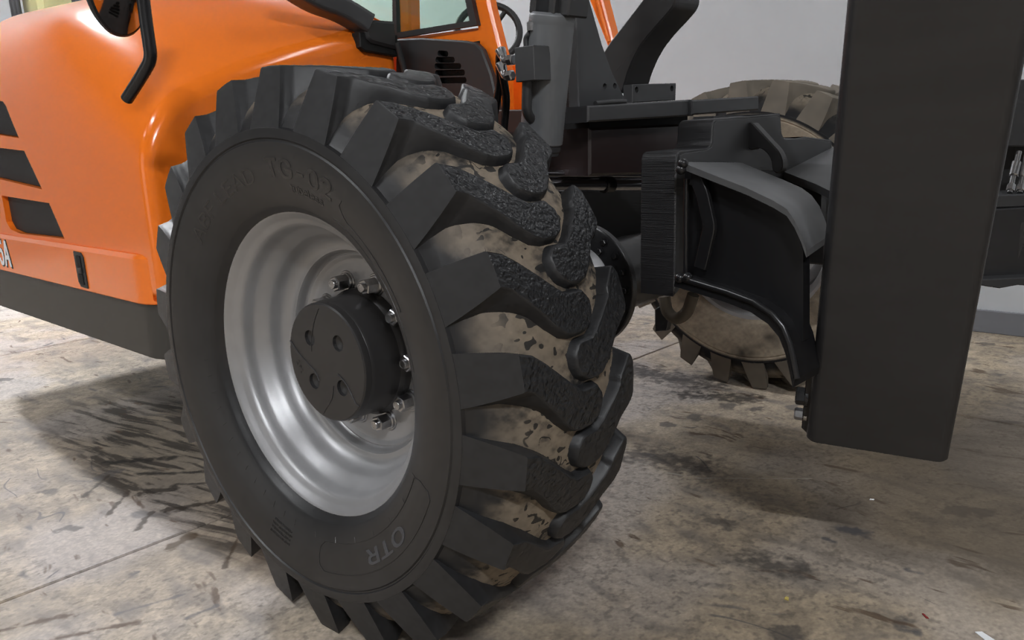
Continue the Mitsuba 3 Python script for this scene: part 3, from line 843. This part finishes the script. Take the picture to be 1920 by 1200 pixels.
# latch let into the band
LX = (-1.722, -0.022, 0.679)
lat = prism([(LX[0] - 0.044, -0.021, LX[2] + 0.068), (LX[0] + 0.026, -0.021, LX[2] + 0.066), (LX[0] + 0.044, -0.021, LX[2] + 0.05), (LX[0] + 0.044, -0.021, LX[2] - 0.066), (LX[0] - 0.022, -0.021, LX[2] - 0.064), (LX[0] - 0.040, -0.021, LX[2] - 0.045)], (0, -0.006, 0), 0.0015)
add(bd + '__latch', lat, 'black_plastic', smooth=False)
for dz in (0.034, -0.034):
    add(bd + '__latch_pocket', cbox((LX[0] - 0.018, -0.030, LX[2] + dz - 0.020), (LX[0] + 0.022, -0.0272, LX[2] + dz + 0.020), 0.001), 'void_black')
add(bd + '__latch_paddle', cbox((LX[0] - 0.020, -0.034, LX[2] - 0.012), (LX[0] + 0.024, -0.026, LX[2] + 0.012), 0.002), 'black_plastic')


def side_text(text, height, x_right, z, y, mat, grow=0.0, depth=0.002):
    m = meshkit.text_mesh(text, height, depth, True)
    v = np.array(m.vertices)
    v[:, 0] *= 0.82
    w = v[:, 0].max()
    q = np.stack([x_right - w + v[:, 0], y - v[:, 2], z + v[:, 1]], 1)
    return trimesh.Trimesh(q, m.faces, process=False)


TX = (-2.570, -0.022, 0.632)
add(bd + '__lettering', side_text('55A', 0.118, TX[0] + 0.012, TX[2] - 0.006, -0.0215, None), 'black_plastic', smooth=False)
add(bd + '__lettering', side_text('55A', 0.108, TX[0], TX[2], -0.0235, None), 'white_print', smooth=False)

# ------------------------------------------------------------------ mirror on its bent tube
MY = -0.10
tubep = [(-0.708, -0.100, 1.551), (-0.716, -0.100, 1.435), (-0.714, -0.100, 1.329), (-0.747, -0.110, 1.298), (-0.833, -0.130, 1.234)]
mt = add(H + '__mirror_tube', sweep(fillet(tubep, 0.05), ring(18, 0.0165)), 'black_gloss', smooth=40)
tag(mt, 'bent black tube')
mc = np.array((-0.906, -0.080, 1.555))
mn = np.array([0.80, 0.58, -0.12])
MM = frame(mc, mn, (0, 0, 1))
add(H + '__round_mirror', xf(lathe([(1e-4, -0.03), (0.10, -0.022), (0.142, -0.010), (0.149, -0.002), (0.149, 0.006), (0.143, 0.010)], 72), MM), 'black_plastic', smooth=40)
tag(H + '__round_mirror', 'round convex mirror')
dome = [(1e-4, 0.022), (0.05, 0.0205), (0.10, 0.0155), (0.125, 0.0115), (0.142, 0.0085), (0.142, 0.002)]
add(H + '__round_mirror__glass', xf(lathe(dome, 72), MM), 'mirror_face', smooth=60)

# ------------------------------------------------------------------ dark cowl bar along the hood top and its recess
cw = [(-1.160, 0.541, 1.677), (-1.140, 0.710, 1.587), (-1.130, 0.815, 1.564), (-1.100, 0.903, 1.509)]
cp = fillet(cw, 0.08)
cowl = sweep(cp, rect_sec(0.11, 0.075, 0.018, 4))
add(H + '__cowl_bar', cowl, 'mid_grey_paint', smooth=40)
tag(H + '__cowl_bar', 'dark grey bent bar along the cover top')
add(H + '__cowl_bar__end_box', prism([(-1.060, 0.864, 1.513), (-1.060, 0.916, 1.525), (-1.060, 1.009, 1.525), (-1.060, 1.009, 1.424), (-1.060, 0.890, 1.443), (-1.060, 0.872, 1.458)], (-0.10, 0, 0), 0.01), 'dark_grey_paint', smooth=40)
add(H + '__cowl_recess', prism([(-1.075, 0.847, 1.481), (-1.075, 1.027, 1.477), (-1.075, 1.018, 1.399), (-1.075, 0.864, 1.415), (-1.075, 0.846, 1.428)], (-0.05, 0, 0), 0.004), 'void_black', smooth=False)
add(H + '__cowl_post', tube([(-1.060, 1.006, 1.448), (-1.060, 1.031, 1.362), (-1.060, 1.039, 1.311)], 0.012), 'dark_grey_paint')

# ------------------------------------------------------------------ cab
CY = 1.06
panel = prism([(-1.131, 1.060, 1.471), (-0.978, 1.060, 1.458), (-0.751, 1.060, 1.424), (-0.691, 1.060, 1.410), (-0.658, 1.060, 1.383), (-0.619, 1.060, 1.295), (-0.597, 1.060, 1.202), (-0.595, 1.060, 1.133), (-1.178, 1.060, 1.159)], (0, 0.03, 0), 0.006)
slots = []
for a, b in (((-0.882, 1.060, 1.393), (-0.844, 1.060, 1.387)), ((-0.896, 1.060, 1.371), (-0.811, 1.060, 1.363)), ((-0.904, 1.060, 1.349), (-0.779, 1.060, 1.338)), ((-0.904, 1.060, 1.324), (-0.761, 1.060, 1.314)), ((-0.895, 1.060, 1.296), (-0.755, 1.060, 1.287))):
    a, b = np.array(a), np.array(b)
    r = 0.0105
    q = [(a[0] + r * math.cos(t), 1.03, a[2] + r * math.sin(t)) for t in np.linspace(PI / 2, 3 * PI / 2, 8)] + [(b[0] + r * math.cos(t), 1.03, b[2] + r * math.sin(t)) for t in np.linspace(-PI / 2, PI / 2, 8)]
    slots.append(prism(q, (0, 0.1, 0), 0.0))
pn = add(H + '__cab_side_panel', cut(panel, *slots), 'black_plastic', smooth=30)
tag(pn, 'black panel with stacked vent slots')
s0, s1 = np.array((-0.952, 1.060, 1.419)), np.array((-0.704, 1.060, 1.256))
add(pn + '__vent_backing', cbox((s0[0], 1.093, s1[2]), (s1[0], 1.10, s0[2]), 0.001), 'void_black')
shell = prism([(-1.204, 1.100, 1.483), (-1.024, 1.100, 1.475), (-0.719, 1.100, 1.466), (-0.736, 1.100, 1.563), (-0.757, 1.100, 1.691), (-0.674, 1.100, 1.678), (-0.648, 1.100, 1.533), (-0.611, 1.100, 1.403), (-0.585, 1.100, 1.320), (-0.590, 1.100, 1.155), (-1.246, 1.100, 1.161)], (0, 0.05, 0), 0.01)
add(H + '__cab_shell', shell, 'orange_paint', smooth=30)
tag(H + '__cab_shell', 'orange cab side and slanting pillar')
fo = [(-1.176, 1.080, 1.477), (-0.695, 1.080, 1.471), (-0.715, 1.080, 1.558), (-0.741, 1.080, 1.696), (-1.777, 1.080, 1.869), (-1.674, 1.080, 1.531)]
fi = [(-1.146, 1.080, 1.497), (-0.732, 1.080, 1.490), (-0.748, 1.080, 1.563), (-0.770, 1.080, 1.683), (-1.128, 1.080, 1.741)]
fr = cut(prism(fo, (0, 0.02, 0), 0.0), prism(np.array(fi) - [0, 0.05, 0], (0, 0.2, 0), 0.0), prism(np.array([(-1.590, 1.080, 1.550), (-1.172, 1.080, 1.502), (-1.144, 1.080, 1.744), (-1.720, 1.080, 1.838)]) - [0, 0.05, 0], (0, 0.2, 0), 0.0))
win = add(H + '__cab_window_frame', fr, 'black_plastic', smooth=30)
add(win + '__pane', prism(np.array([(-1.153, 1.080, 1.496), (-0.733, 1.080, 1.488), (-0.748, 1.080, 1.563), (-0.770, 1.080, 1.683), (-1.121, 1.080, 1.740)]) + [0, 0.012, 0], (0, 0.0004, 0), 0.0), 'window_glass', smooth=False)
add(win + '__pane', prism(np.array([(-1.597, 1.080, 1.551), (-1.172, 1.080, 1.502), (-1.144, 1.080, 1.744), (-1.720, 1.080, 1.838)]) + [0, 0.012, 0], (0, 0.0004, 0), 0.0), 'window_glass', smooth=False)
add(H + '__cab_pillar', prism([(-1.243, 1.160, 1.494), (-1.162, 1.160, 1.493), (-1.139, 1.160, 1.761), (-1.207, 1.160, 1.772)], (0, 0.06, 0), 0.008), 'orange_paint')
add(H + '__cab_pillar', prism([(-0.359, 1.300, 1.628), (-0.361, 1.300, 1.525), (-0.283, 1.300, 1.355), (-0.260, 1.300, 1.373), (-0.303, 1.300, 1.517), (-0.329, 1.300, 1.623)], (0, 0.05, 0), 0.006), 'orange_paint')
add(H + '__cab_pillar', tube([(-0.313, 1.285, 1.619), (-0.312, 1.285, 1.517), (-0.267, 1.285, 1.377)], 0.006), 'orange_paint')
add(H + '__cab_front_panel', prism([(-0.756, 1.200, 1.346), (-0.310, 1.200, 1.306), (-0.317, 1.200, 1.141), (-0.771, 1.200, 1.157)], (0, 0.04, 0), 0.006), 'orange_paint')
sw_c = np.array((-1.111, 1.550, 1.513))
SW = frame(sw_c, (0.62, -0.66, 0.42), (0, 0, 1))
th = np.linspace(0, 2 * PI, 73)[:-1]
tor = np.array([[((0.135 + 0.0145 * math.cos(b)) * math.cos(a), (0.135 + 0.0145 * math.cos(b)) * math.sin(a), 0.0145 * math.sin(b)) for b in np.arange(14) * 2 * PI / 14] for a in th])
swk = add(H + '__steering_wheel', xf(grid(tor, True, True), SW), 'black_plastic', smooth=60)
for a in (-38, 82, 202):
    q = math.radians(a)
    add(swk + '__spoke', xf(tube([(0.133 * math.cos(q), 0.133 * math.sin(q), 0), (0.06 * math.cos(q + .1), 0.06 * math.sin(q + .1), -0.03), (0, 0, -0.04)], 0.010), SW), 'black_plastic')

# ------------------------------------------------------------------ hydraulic cylinder and its valve block
c0, c1 = np.array((0.264, 0.380, 1.346)), np.array((0.212, 0.380, 1.062))
d = (c1 - c0) / np.linalg.norm(c1 - c0)
L = np.linalg.norm(c1 - c0)
CR = 0.0505
CF = frame(c0, d)
cyl = add(H + '__hydraulic_cylinder', xf(lathe([(1e-4, 0), (CR - 0.006, 0), (CR - 0.001, 0.004), (CR + 0.001, 0.008), (CR + 0.0012, 0.020), (CR - 0.0005, 0.024), (CR, 0.028), (CR, L - 0.004), (CR - 0.004, L), (1e-4, L)], 64), CF), 'grey_paint', smooth=35)
tag(cyl, 'grey upright hydraulic cylinder')
add(cyl + '__gland', xf(lathe([(CR - 0.008, L - 0.002), (CR - 0.003, L + 0.002), (CR - 0.003, L + 0.012), (CR - 0.006, L + 0.016), (CR - 0.006, L + 0.022), (1e-4, L + 0.022)], 48), CF), 'dark_grey_paint', smooth=30)
add(cyl + '__rod', xf(lathe([(0.024, L), (0.024, L + 0.32), (1e-4, L + 0.32)], 36), CF), 'chrome', smooth=30)
for px in (-0.040, 0.016):
    add(cyl + '__clevis_ear', xf(cbox((px, -0.036, -0.16), (px + 0.018, 0.036, 0.004), 0.003), CF), 'dark_grey_paint')
add(cyl + '__clevis_ear', xf(cbox((0.030, -0.05, -0.16), (0.062, 0.02, 0.006), 0.004), CF), 'dark_grey_paint')
add(cyl + '__clevis_pin', xf(rod((-0.06, 0, -0.10), (0.07, 0, -0.10), 0.02, ch=0.002), CF), 'zinc')
b0, b1 = np.array((0.226, 0.290, 1.273)), np.array((0.283, 0.290, 1.273))
b2 = np.array((0.273, 0.290, 1.200))
vb = add(cyl + '__valve_block', cbox((b0[0], 0.29, b2[2]), (b1[0], 0.345, b1[2]), 0.0015), 'mid_grey_paint', smooth=False)
add(cyl + '__pipe', tube([(0.241, 0.312, 1.204), (0.234, 0.312, 1.133), (0.227, 0.340, 1.116)], 0.0115, 0.025), 'dark_grey_paint', smooth=50)
add(cyl + '__pipe', tube([(0.222, 0.335, 1.274), (0.221, 0.335, 1.295), (0.232, 0.335, 1.305), (0.228, 0.360, 1.309)], 0.0065, 0.02), 'dark_grey_paint', smooth=50)
add(cyl + '__pipe_nut', xf(hexnut(0.011, 0.02), frame((0.240, 0.335, 1.309), (0, 0, 1))), 'zinc')
for (px, py) in ((962, 113), (962, 143)):
    pass
EL = [((0.201, 0.315, 1.251), (0.171, 0.315, 1.251), (0.158, 0.315, 1.278)), ((0.192, 0.315, 1.218), (0.170, 0.315, 1.217), (0.157, 0.315, 1.248))]
for e in EL:
    e = np.array(e)
    add(cyl + '__elbow_fitting', join(tube([e[0], e[1], e[1] + (e[2] - e[1]) * 0.5], 0.0095, 0.014), rod(e[1] + (e[2] - e[1]) * 0.35, e[2], 0.0105, 16, 0.002, 0.0130), xf(hexnut(0.0125, 0.016), frame(e[0] - (e[0] - e[1]) * 0.55, e[0] - e[1]))), 'chrome', smooth=40)
add(cyl + '__hose', tube([(0.144, 0.330, 1.275), (0.129, 0.340, 1.253), (0.110, 0.360, 1.214), (0.072, 0.380, 1.155), (0.029, 0.400, 1.098)], 0.0095, 0.06), 'hose_rubber', smooth=50)
add(cyl + '__hose', tube([(0.144, 0.330, 1.245), (0.131, 0.350, 1.213), (0.109, 0.380, 1.172), (0.073, 0.400, 1.091)], 0.0095, 0.06), 'hose_rubber', smooth=50)

# ------------------------------------------------------------------ frame uprights, beams and plates
gus = prism([(0.150, 0.601, 1.479), (0.150, 0.636, 1.482), (0.150, 0.658, 1.409), (0.150, 0.706, 1.302), (0.150, 0.749, 1.231), (0.150, 0.802, 1.164), (0.150, 0.801, 1.136), (0.150, 0.663, 1.131), (0.150, 0.666, 1.010), (0.150, 0.654, 1.001), (0.150, 0.612, 1.008), (0.150, 0.607, 1.081), (0.150, 0.601, 1.161)], (-0.035, 0, 0), 0.003)
hl = [rod(np.array((0.150, 0.711, 1.198)) + [-0.1, 0, 0], np.array((0.150, 0.711, 1.198)) + [0.1, 0, 0], 0.0078), rod(np.array((0.150, 0.755, 1.199)) + [-0.1, 0, 0], np.array((0.150, 0.755, 1.199)) + [0.1, 0, 0], 0.0078)]
up_ = add(H + '__upright_plate', cut(gus, *hl), 'mid_grey_paint', smooth=30)
tag(up_, 'dark grey tapered plate with two bolt holes')
add(H + '__frame_post', prism([(0.100, 0.643, 1.491), (0.100, 0.690, 1.496), (0.100, 0.681, 0.967), (0.100, 0.641, 0.970), (0.100, 0.643, 1.257)], (-0.05, 0, 0), 0.004), 'maroon_paint')
blade = prism(fillet([(0.011, 0.860, 1.273), (0.051, 0.860, 1.319), (0.168, 0.860, 1.420), (0.223, 0.860, 1.471), (0.256, 0.860, 1.442), (0.275, 0.860, 1.413), (0.267, 0.860, 1.391), (0.237, 0.860, 1.366), (0.194, 0.860, 1.334), (0.161, 0.860, 1.304), (0.137, 0.860, 1.273), (0.117, 0.860, 1.238), (0.095, 0.860, 1.183), (0.008, 0.860, 1.189)], 0.012, 4), (0, 0.12, 0), 0.004)
add(H + '__curved_brace', blade, 'black_satin', smooth=30)
tag(H + '__curved_brace', 'black curved brace plate')
beam = prism([(0.300, 0.451, 1.143), (0.300, 0.906, 1.154), (0.300, 0.906, 1.111), (0.300, 0.449, 1.106)], (-0.13, 0, 0), 0.004)
add(H + '__cross_beam', beam, 'dark_grey_paint', smooth=False)
add(H + '__cross_beam', prism([(0.310, 0.879, 1.152), (0.310, 1.245, 1.160), (0.310, 1.246, 1.120), (0.310, 0.879, 1.113)], (-0.13, 0, 0), 0.004), 'dark_grey_paint', smooth=False)
add(H + '__weld_bead', tube([(0.290, 0.490, 1.148), (0.290, 0.539, 1.151), (0.290, 0.607, 1.152)], 0.006), 'dark_grey_paint')
bk = prism([(0.270, 0.668, 1.194), (0.270, 0.865, 1.198), (0.270, 0.862, 1.154), (0.270, 0.666, 1.149)], (-0.03, 0, 0), 0.002)
hl = [rod(np.array(q) + [-0.1, 0, 0], np.array(q) + [0.1, 0, 0], 0.0075) for q in ((0.270, 0.685, 1.181), (0.270, 0.844, 1.184))]
add(H + '__bolt_bracket', cut(bk, *hl), 'dark_grey_paint', smooth=30)
tag(H + '__bolt_bracket', 'dark bracket strip with two holes')
add(H + '__chassis_box', prism([(0.250, 0.517, 1.093), (0.250, 0.913, 1.091), (0.250, 0.912, 0.962), (0.250, 0.820, 0.963), (0.250, 0.512, 0.979)], (-0.28, 0, 0), 0.006), 'maroon_paint', smooth=30)
add(H + '__chassis_box', prism([(0.220, 0.556, 1.111), (0.220, 1.002, 1.115), (0.220, 1.001, 1.079), (0.220, 0.555, 1.087)], (-0.2, 0, 0), 0.002), 'void_black', smooth=False)  # black filler standing in for the shaded gap under the beam
add(H + '__chassis_side', prism([(-0.624, 0.900, 1.174), (-0.064, 0.900, 1.151), (-0.056, 0.900, 0.944), (-0.650, 0.900, 0.898)], (0, 0.06, 0), 0.004), 'maroon_paint', smooth=False)
tag(H + '__chassis_side', 'dark reddish-brown frame side')
# thick transverse plate with a flame-cut end
big = list(fillet([(0.500, 0.500, 0.873), (0.500, 0.506, 1.033), (0.500, 0.655, 1.034), (0.500, 0.660, 1.099), (0.500, 0.768, 1.101)], 0.022, 7)[1:-1]) + [(0.500, 0.983, 1.105), (0.500, 1.001, 1.099), (0.500, 1.009, 1.057), (0.500, 1.022, 1.042), (0.500, 1.047, 1.036), (0.500, 1.149, 1.040), (0.500, 1.324, 1.024), (0.500, 1.365, 0.743), (0.500, 1.070, 0.690), (0.500, 0.552, 0.735), (0.500, 0.493, 0.707)]
tp = add(H + '__transverse_plate', prism(big, (-0.095, 0, 0), 0.003), 'flame_cut_steel', smooth=30)
tag(tp, 'thick black plate with a flame-cut edge')
add(H + '__transverse_plate__face', prism([tuple(np.array(q) + [0.001, 0, 0]) for q in ((0.500, 0.519, 1.023), (0.500, 0.543, 1.027), (0.500, 0.632, 1.029), (0.500, 0.655, 1.035), (0.500, 0.662, 1.044), (0.500, 0.665, 1.086), (0.500, 0.677, 1.095), (0.500, 0.980, 1.099), (0.500, 0.995, 1.095), (0.500, 1.000, 1.054), (0.500, 1.022, 1.037), (0.500, 1.143, 1.035), (0.500, 1.310, 1.019), (0.500, 1.331, 0.935), (0.500, 0.521, 0.990))], (-0.004, 0, 0), 0.001), 'dark_grey_paint', smooth=False)
add(H + '__shelf_plate', prism([(0.410, 0.722, 1.107), (0.410, 1.058, 1.117), (0.440, 1.116, 1.104), (0.440, 0.767, 1.098)], (0, 0, -0.02), 0.0), 'dark_grey_paint', smooth=False)
hk = fillet([(0.494, 0.830, 1.084), (0.509, 0.830, 1.087), (0.582, 0.830, 1.014), (0.592, 0.830, 0.991), (0.591, 0.830, 0.971), (0.579, 0.830, 0.959), (0.564, 0.830, 0.969), (0.562, 0.830, 0.994), (0.547, 0.830, 1.015), (0.525, 0.830, 1.026), (0.508, 0.830, 1.017), (0.494, 0.830, 1.029)], 0.012, 4)
add(H + '__lifting_hook', prism(hk, (0, 0.03, 0), 0.003), 'black_satin', smooth=30)
tag(H + '__lifting_hook', 'black hooked lifting lug')

# ------------------------------------------------------------------ stabilizer arm and leg
near = [(0.540, 0.460, 1.012), (0.623, 0.460, 0.983), (0.696, 0.460, 0.958), (0.755, 0.460, 0.933), (0.784, 0.460, 0.917), (0.800, 0.460, 0.895), (0.814, 0.460, 0.868), (0.826, 0.460, 0.837)]
far = [(0.498, 0.800, 0.991), (0.555, 0.800, 0.969), (0.611, 0.800, 0.948), (0.655, 0.800, 0.930), (0.680, 0.800, 0.913), (0.699, 0.800, 0.889), (0.713, 0.800, 0.859), (0.727, 0.800, 0.822)]
arm = add(H + '__stabilizer_arm', loft_strip(near, far, (0, 0, -0.014)), 'flange_grey_paint', smooth=25)
tag(arm, 'arm with a grey top flange and black web')
add(arm + '__web', prism([(0.526, 0.500, 1.000), (0.675, 0.500, 0.946), (0.754, 0.500, 0.910), (0.786, 0.500, 0.870), (0.801, 0.500, 0.830), (0.806, 0.500, 0.642), (0.788, 0.500, 0.640), (0.759, 0.500, 0.677), (0.715, 0.500, 0.709), (0.671, 0.500, 0.723), (0.524, 0.500, 0.753)], (0, 0.03, 0), 0.0), 'black_gloss', smooth=False)
nl = [(0.538, 0.440, 0.761), (0.583, 0.440, 0.753), (0.661, 0.440, 0.739), (0.722, 0.440, 0.724), (0.762, 0.440, 0.703), (0.786, 0.440, 0.679), (0.800, 0.440, 0.648), (0.810, 0.440, 0.611), (0.818, 0.440, 0.577)]
fl = [(q[0], 0.56, q[2]) for q in nl]
add(arm + '__lower_flange', loft_strip(nl, fl, (-0.004, 0, -0.018)), 'black_gloss', smooth=30)
add(arm + '__lower_flange', sweep(np.array(nl) + [0.004, 0.0, 0.004], ring(10, 0.008)), 'black_gloss', smooth=60)
add(arm + '__weld_bead', tube([(0.536, 0.490, 0.974), (0.534, 0.490, 0.875), (0.533, 0.490, 0.765)], 0.006), 'black_gloss', smooth=60)
add(arm + '__rib', sweep(fillet([(0.557, 0.480, 0.976), (0.570, 0.480, 0.972), (0.583, 0.480, 0.944), (0.601, 0.480, 0.874), (0.588, 0.480, 0.820), (0.578, 0.480, 0.782)], 0.01), rect_sec(0.014, 0.03, 0.003)), 'black_gloss', smooth=40)
for q in ((0.550, 0.455, 1.009), (0.545, 0.455, 0.996), (0.550, 0.440, 0.763), (0.570, 0.440, 0.766)):
    add(arm + '__weld_nub', xf(trimesh.creation.icosphere(2, 0.011), frame(q, (0, 0, 1))), 'black_gloss', smooth=60)
# second flange, of the arm on the other side
add(H + '__stabilizer_arm', loft_strip([(0.375, 1.110, 0.978), (0.501, 1.024, 0.953), (0.619, 0.959, 0.926), (0.704, 0.919, 0.898)], [(0.352, 1.477, 1.031), (0.450, 1.366, 1.015), (0.560, 1.294, 0.990), (0.641, 1.280, 0.967)], (0, 0, -0.02)), 'flange_grey_paint', smooth=25)
add(H + '__stabilizer_arm__web', loft_strip([np.array((0.352, 1.113, 0.969)), np.array((0.493, 1.041, 0.941)), np.array((0.631, 0.965, 0.909))], [np.array((0.352, 1.113, 0.969)) + [0.0, 0.03, 0], np.array((0.493, 1.041, 0.941)) + [0.0, 0.03, 0], np.array((0.631, 0.965, 0.909)) + [0.0, 0.03, 0]], (0, 0, -0.12)), 'black_satin', smooth=False)

# leg: a wide box section leaning inwards at its foot
foot = np.array((0.909, 0.640, 0.378))
ldir = np.array([0.150, -0.209, 0.967])
ldir /= np.linalg.norm(ldir)
yaw = math.radians(19)
ex = np.array([math.cos(yaw), math.sin(yaw), 0])
ex -= ldir * (ex @ ldir)
ex /= np.linalg.norm(ex)
ey = np.cross(ldir, ex)
LEG = np.eye(4)
LEG[:3, 0], LEG[:3, 1], LEG[:3, 2], LEG[:3, 3] = ex, ey, ldir, foot
W, D_, RR = 0.285, 0.10, 0.022
sec = rect_sec(W, D_, RR, 6)
P = []
for h, ins in ((0.0, 0.003), (0.003, 0.0), (1.15, 0.0)):
    s = sec * (1 - ins / 0.15)
    P.append(np.column_stack([s, np.full(len(s), h)]))
legm = grid(np.array(P), close_v=True)
for row in (P[0], P[-1]):
    v = np.vstack([row, row.mean(0)])
    legm = join(legm, tri(v, [[j, (j + 1) % len(sec), len(sec)] for j in range(len(sec))]))
legm.apply_translation([0, D_ / 2, 0])
legm.fix_normals()
leg = add(H + '__stabilizer_leg', xf(legm, LEG), 'panel_paint', smooth=30)
tag(leg, 'wide matt black box section hanging at the front')
add(leg + '__hinge_plate', xf(prism([(-0.155, 0.03, 0.012), (-0.140, 0.03, -0.002), (-0.128, 0.03, -0.002), (-0.128, 0.03, 0.18), (-0.155, 0.03, 0.16)], (0, 0.02, 0), 0.002), LEG), 'black_gloss')
for z, rr, mat in ((0.088, 0.020, 'black_gloss'), (0.040, 0.014, 'zinc')):
    hx = hexnut(rr, 0.022, ch=0.003)
    add(leg + '__hinge_bolt', xf(join(hx, lathe([(rr * 1.15, -0.006), (rr * 1.15, 0.001), (1e-4, 0.001)], 20)), LEG @ frame((-0.152, 0.045, z), (-1, 0, 0))), mat, smooth=30)

# ------------------------------------------------------------------ odds and ends low down
add(H + '__tow_shackle', tube([(0.389, 0.620, 0.674), (0.395, 0.620, 0.635), (0.423, 0.620, 0.618), (0.454, 0.620, 0.638), (0.472, 0.620, 0.687)], 0.015, 0.05), 'tan_dusty_steel', smooth=60)
tag(H + '__tow_shackle', 'dusty U-shaped shackle')
add(H + '__hose_bracket', prism([(0.271, 0.750, 0.604), (0.292, 0.750, 0.618), (0.315, 0.750, 0.579), (0.308, 0.750, 0.549), (0.270, 0.750, 0.541)], (0, 0.02, 0), 0.002), 'black_satin')
add(H + '__steering_rod', rod((0.160, 0.436, 0.989), (0.160, 0.887, 0.955), 0.010, 20, 0.002), 'dark_steel', smooth=40)
add(H + '__steering_rod', rod((0.160, 0.434, 0.963), (0.160, 0.887, 0.927), 0.016, 24, 0.002), 'dark_steel', smooth=40)
add(H + '__steering_rod__clamp', rod((0.160, 0.678, 0.944), (0.160, 0.715, 0.941), 0.022, 20, 0.003), 'black_gloss', smooth=40)
add(H + '__dark_filler', cbox((-0.9, 0.62, 0.66), (-0.24, 1.45, 0.93), 0.01), 'void_black', smooth=False)  # added black filler that keeps wall light from showing through the chassis

# the other leg's housing at the right edge of the frame
add(H + '__far_stabilizer', prism([(0.805, 1.674, 0.797), (0.983, 1.848, 0.798), (1.008, 1.806, 0.584), (0.825, 1.627, 0.585)], (-0.10, 0.10, 0), 0.004), 'panel_paint', smooth=False)
tag(H + '__far_stabilizer', 'dark housing beyond the leg, at the right edge')
add(H + '__far_stabilizer__beam', cbox((0.42, 1.30, 0.66), (0.50, 1.62, 0.92), 0.005), 'black_satin', smooth=False)
add(H + '__far_stabilizer__beam', sweep(np.array([(0.46, 1.50, 0.80), (0.878, 1.793, 0.676)]), rect_sec(0.12, 0.16, 0.01)), 'black_satin', smooth=30)
add(H + '__far_stabilizer__lip', prism([(0.833, 1.595, 0.597), (1.014, 1.772, 0.595), (1.018, 1.765, 0.559), (0.926, 1.679, 0.574), (0.887, 1.639, 0.567), (0.834, 1.592, 0.582)], (-0.10, 0.10, 0), 0.003), 'dark_grey_paint', smooth=False)
add(H + '__far_stabilizer__top_bar', prism([(0.806, 1.660, 0.839), (0.984, 1.831, 0.833), (0.988, 1.824, 0.796), (0.811, 1.652, 0.799)], (-0.12, 0.12, 0), 0.004), 'dark_grey_paint', smooth=False)
add(H + '__far_stabilizer__guard', prism([(0.798, 1.857, 1.173), (0.928, 1.981, 1.163), (0.951, 1.941, 0.964), (0.810, 1.806, 0.974)], (-0.06, 0.06, 0), 0.004), 'dark_grey_paint', smooth=False)
add(H + '__far_stabilizer__back_plate', prism([(0.742, 2.000, 1.027), (0.930, 2.180, 1.014), (0.967, 2.120, 0.708), (0.753, 1.915, 0.723)], (-0.03, 0.03, 0), 0.003), 'void_black', smooth=False)
for a, b in (((0.860, 1.849, 0.955), (0.867, 1.748, 0.839)), ((0.878, 1.863, 0.946), (0.889, 1.769, 0.837)), ((0.893, 1.878, 0.945), (0.912, 1.791, 0.836))):
    a, b = np.array(a), np.array(b)
    add(H + '__far_stabilizer__hose_fitting', join(rod(a, b, 0.008, 16), rod(a + (b - a) * 0.25, a + (b - a) * 0.6, 0.013, 16, 0.002), rod(a + (b - a) * 0.8, a + (b - a) * 0.95, 0.012, 6, 0.001)), 'zinc', smooth=40)

tag(H, 'orange telehandler with a black-tyred silver-rimmed front wheel, seen from its front corner', 'telehandler')

# ------------------------------------------------------------------ things behind the hood
yt = 'yellow_machine'
yb0, yb1 = np.array((-8.151, 2.001, 2.344)), np.array((-7.951, 2.308, 2.699))
add(yt + '__body', cbox((min(yb0[0], yb1[0]) - 0.15, yb0[1], FLOOR + 0.001), (max(yb0[0], yb1[0]) + 0.15, yb1[1] + 0.25, yb1[2] + 0.6), 0.05), 'yellow_paint')
for q, r in (((-7.993, 1.859, 2.770), 0.035), ((-7.901, 1.867, 2.510), 0.03), ((-7.543, 2.305, 2.789), 0.05)):
    add(yt + '__mast_rail', rod((q[0], q[1], FLOOR + 0.001), (q[0] - 0.1, q[1], q[2] + 0.4), r, 16, 0.004), 'black_satin')
tag(yt, 'pale yellow machine body with dark rails, showing over the orange hood', 'machine')

# ------------------------------------------------------------------ scraps on the floor
def scrap(name, label, cat, c, size, col, ang):
    plain('colour_' + name, col, rough=0.6)
    M = np.eye(4)
    M[:3, :3] = rotz(ang)[:3, :3]
    M[:3, 3] = (c[0], c[1], FLOOR + size[2] / 2 + 0.0003)
    pts = [(-size[0] / 2, -size[1] / 2, -size[2] / 2), (size[0] * 0.42, -size[1] * 0.4, -size[2] / 2), (size[0] / 2, size[1] * 0.3, -size[2] / 2), (-size[0] * 0.3, size[1] / 2, -size[2] / 2)]
    add(name, xf(prism(pts, (0, 0, size[2]), size[2] * 0.2), M), 'colour_' + name, smooth=False)
    tag(name, label, cat)


scrap('paper_scrap', 'white paper scrap lying on the floor at the lower right corner', 'paper', (1.138, 0.696, 0.000), (0.05, 0.02, 0.002), (0.75, 0.76, 0.76), 150)
scrap('white_chip', 'tiny white chip on the floor nearest the hanging black leg', 'chip', (0.700, 1.215, 0.000), (0.014, 0.007, 0.003), (0.7, 0.7, 0.7), 30)
scrap('yellow_chip', 'small yellow chip on the floor beside the tyre shadow', 'chip', (0.748, 0.576, 0.000), (0.014, 0.010, 0.003), (0.55, 0.45, 0.12), 110)
scrap('red_splinter', 'short red splinter on the bare concrete', 'splinter', (1.014, 0.699, 0.000), (0.02, 0.005, 0.003), (0.20, 0.02, 0.02), 140)
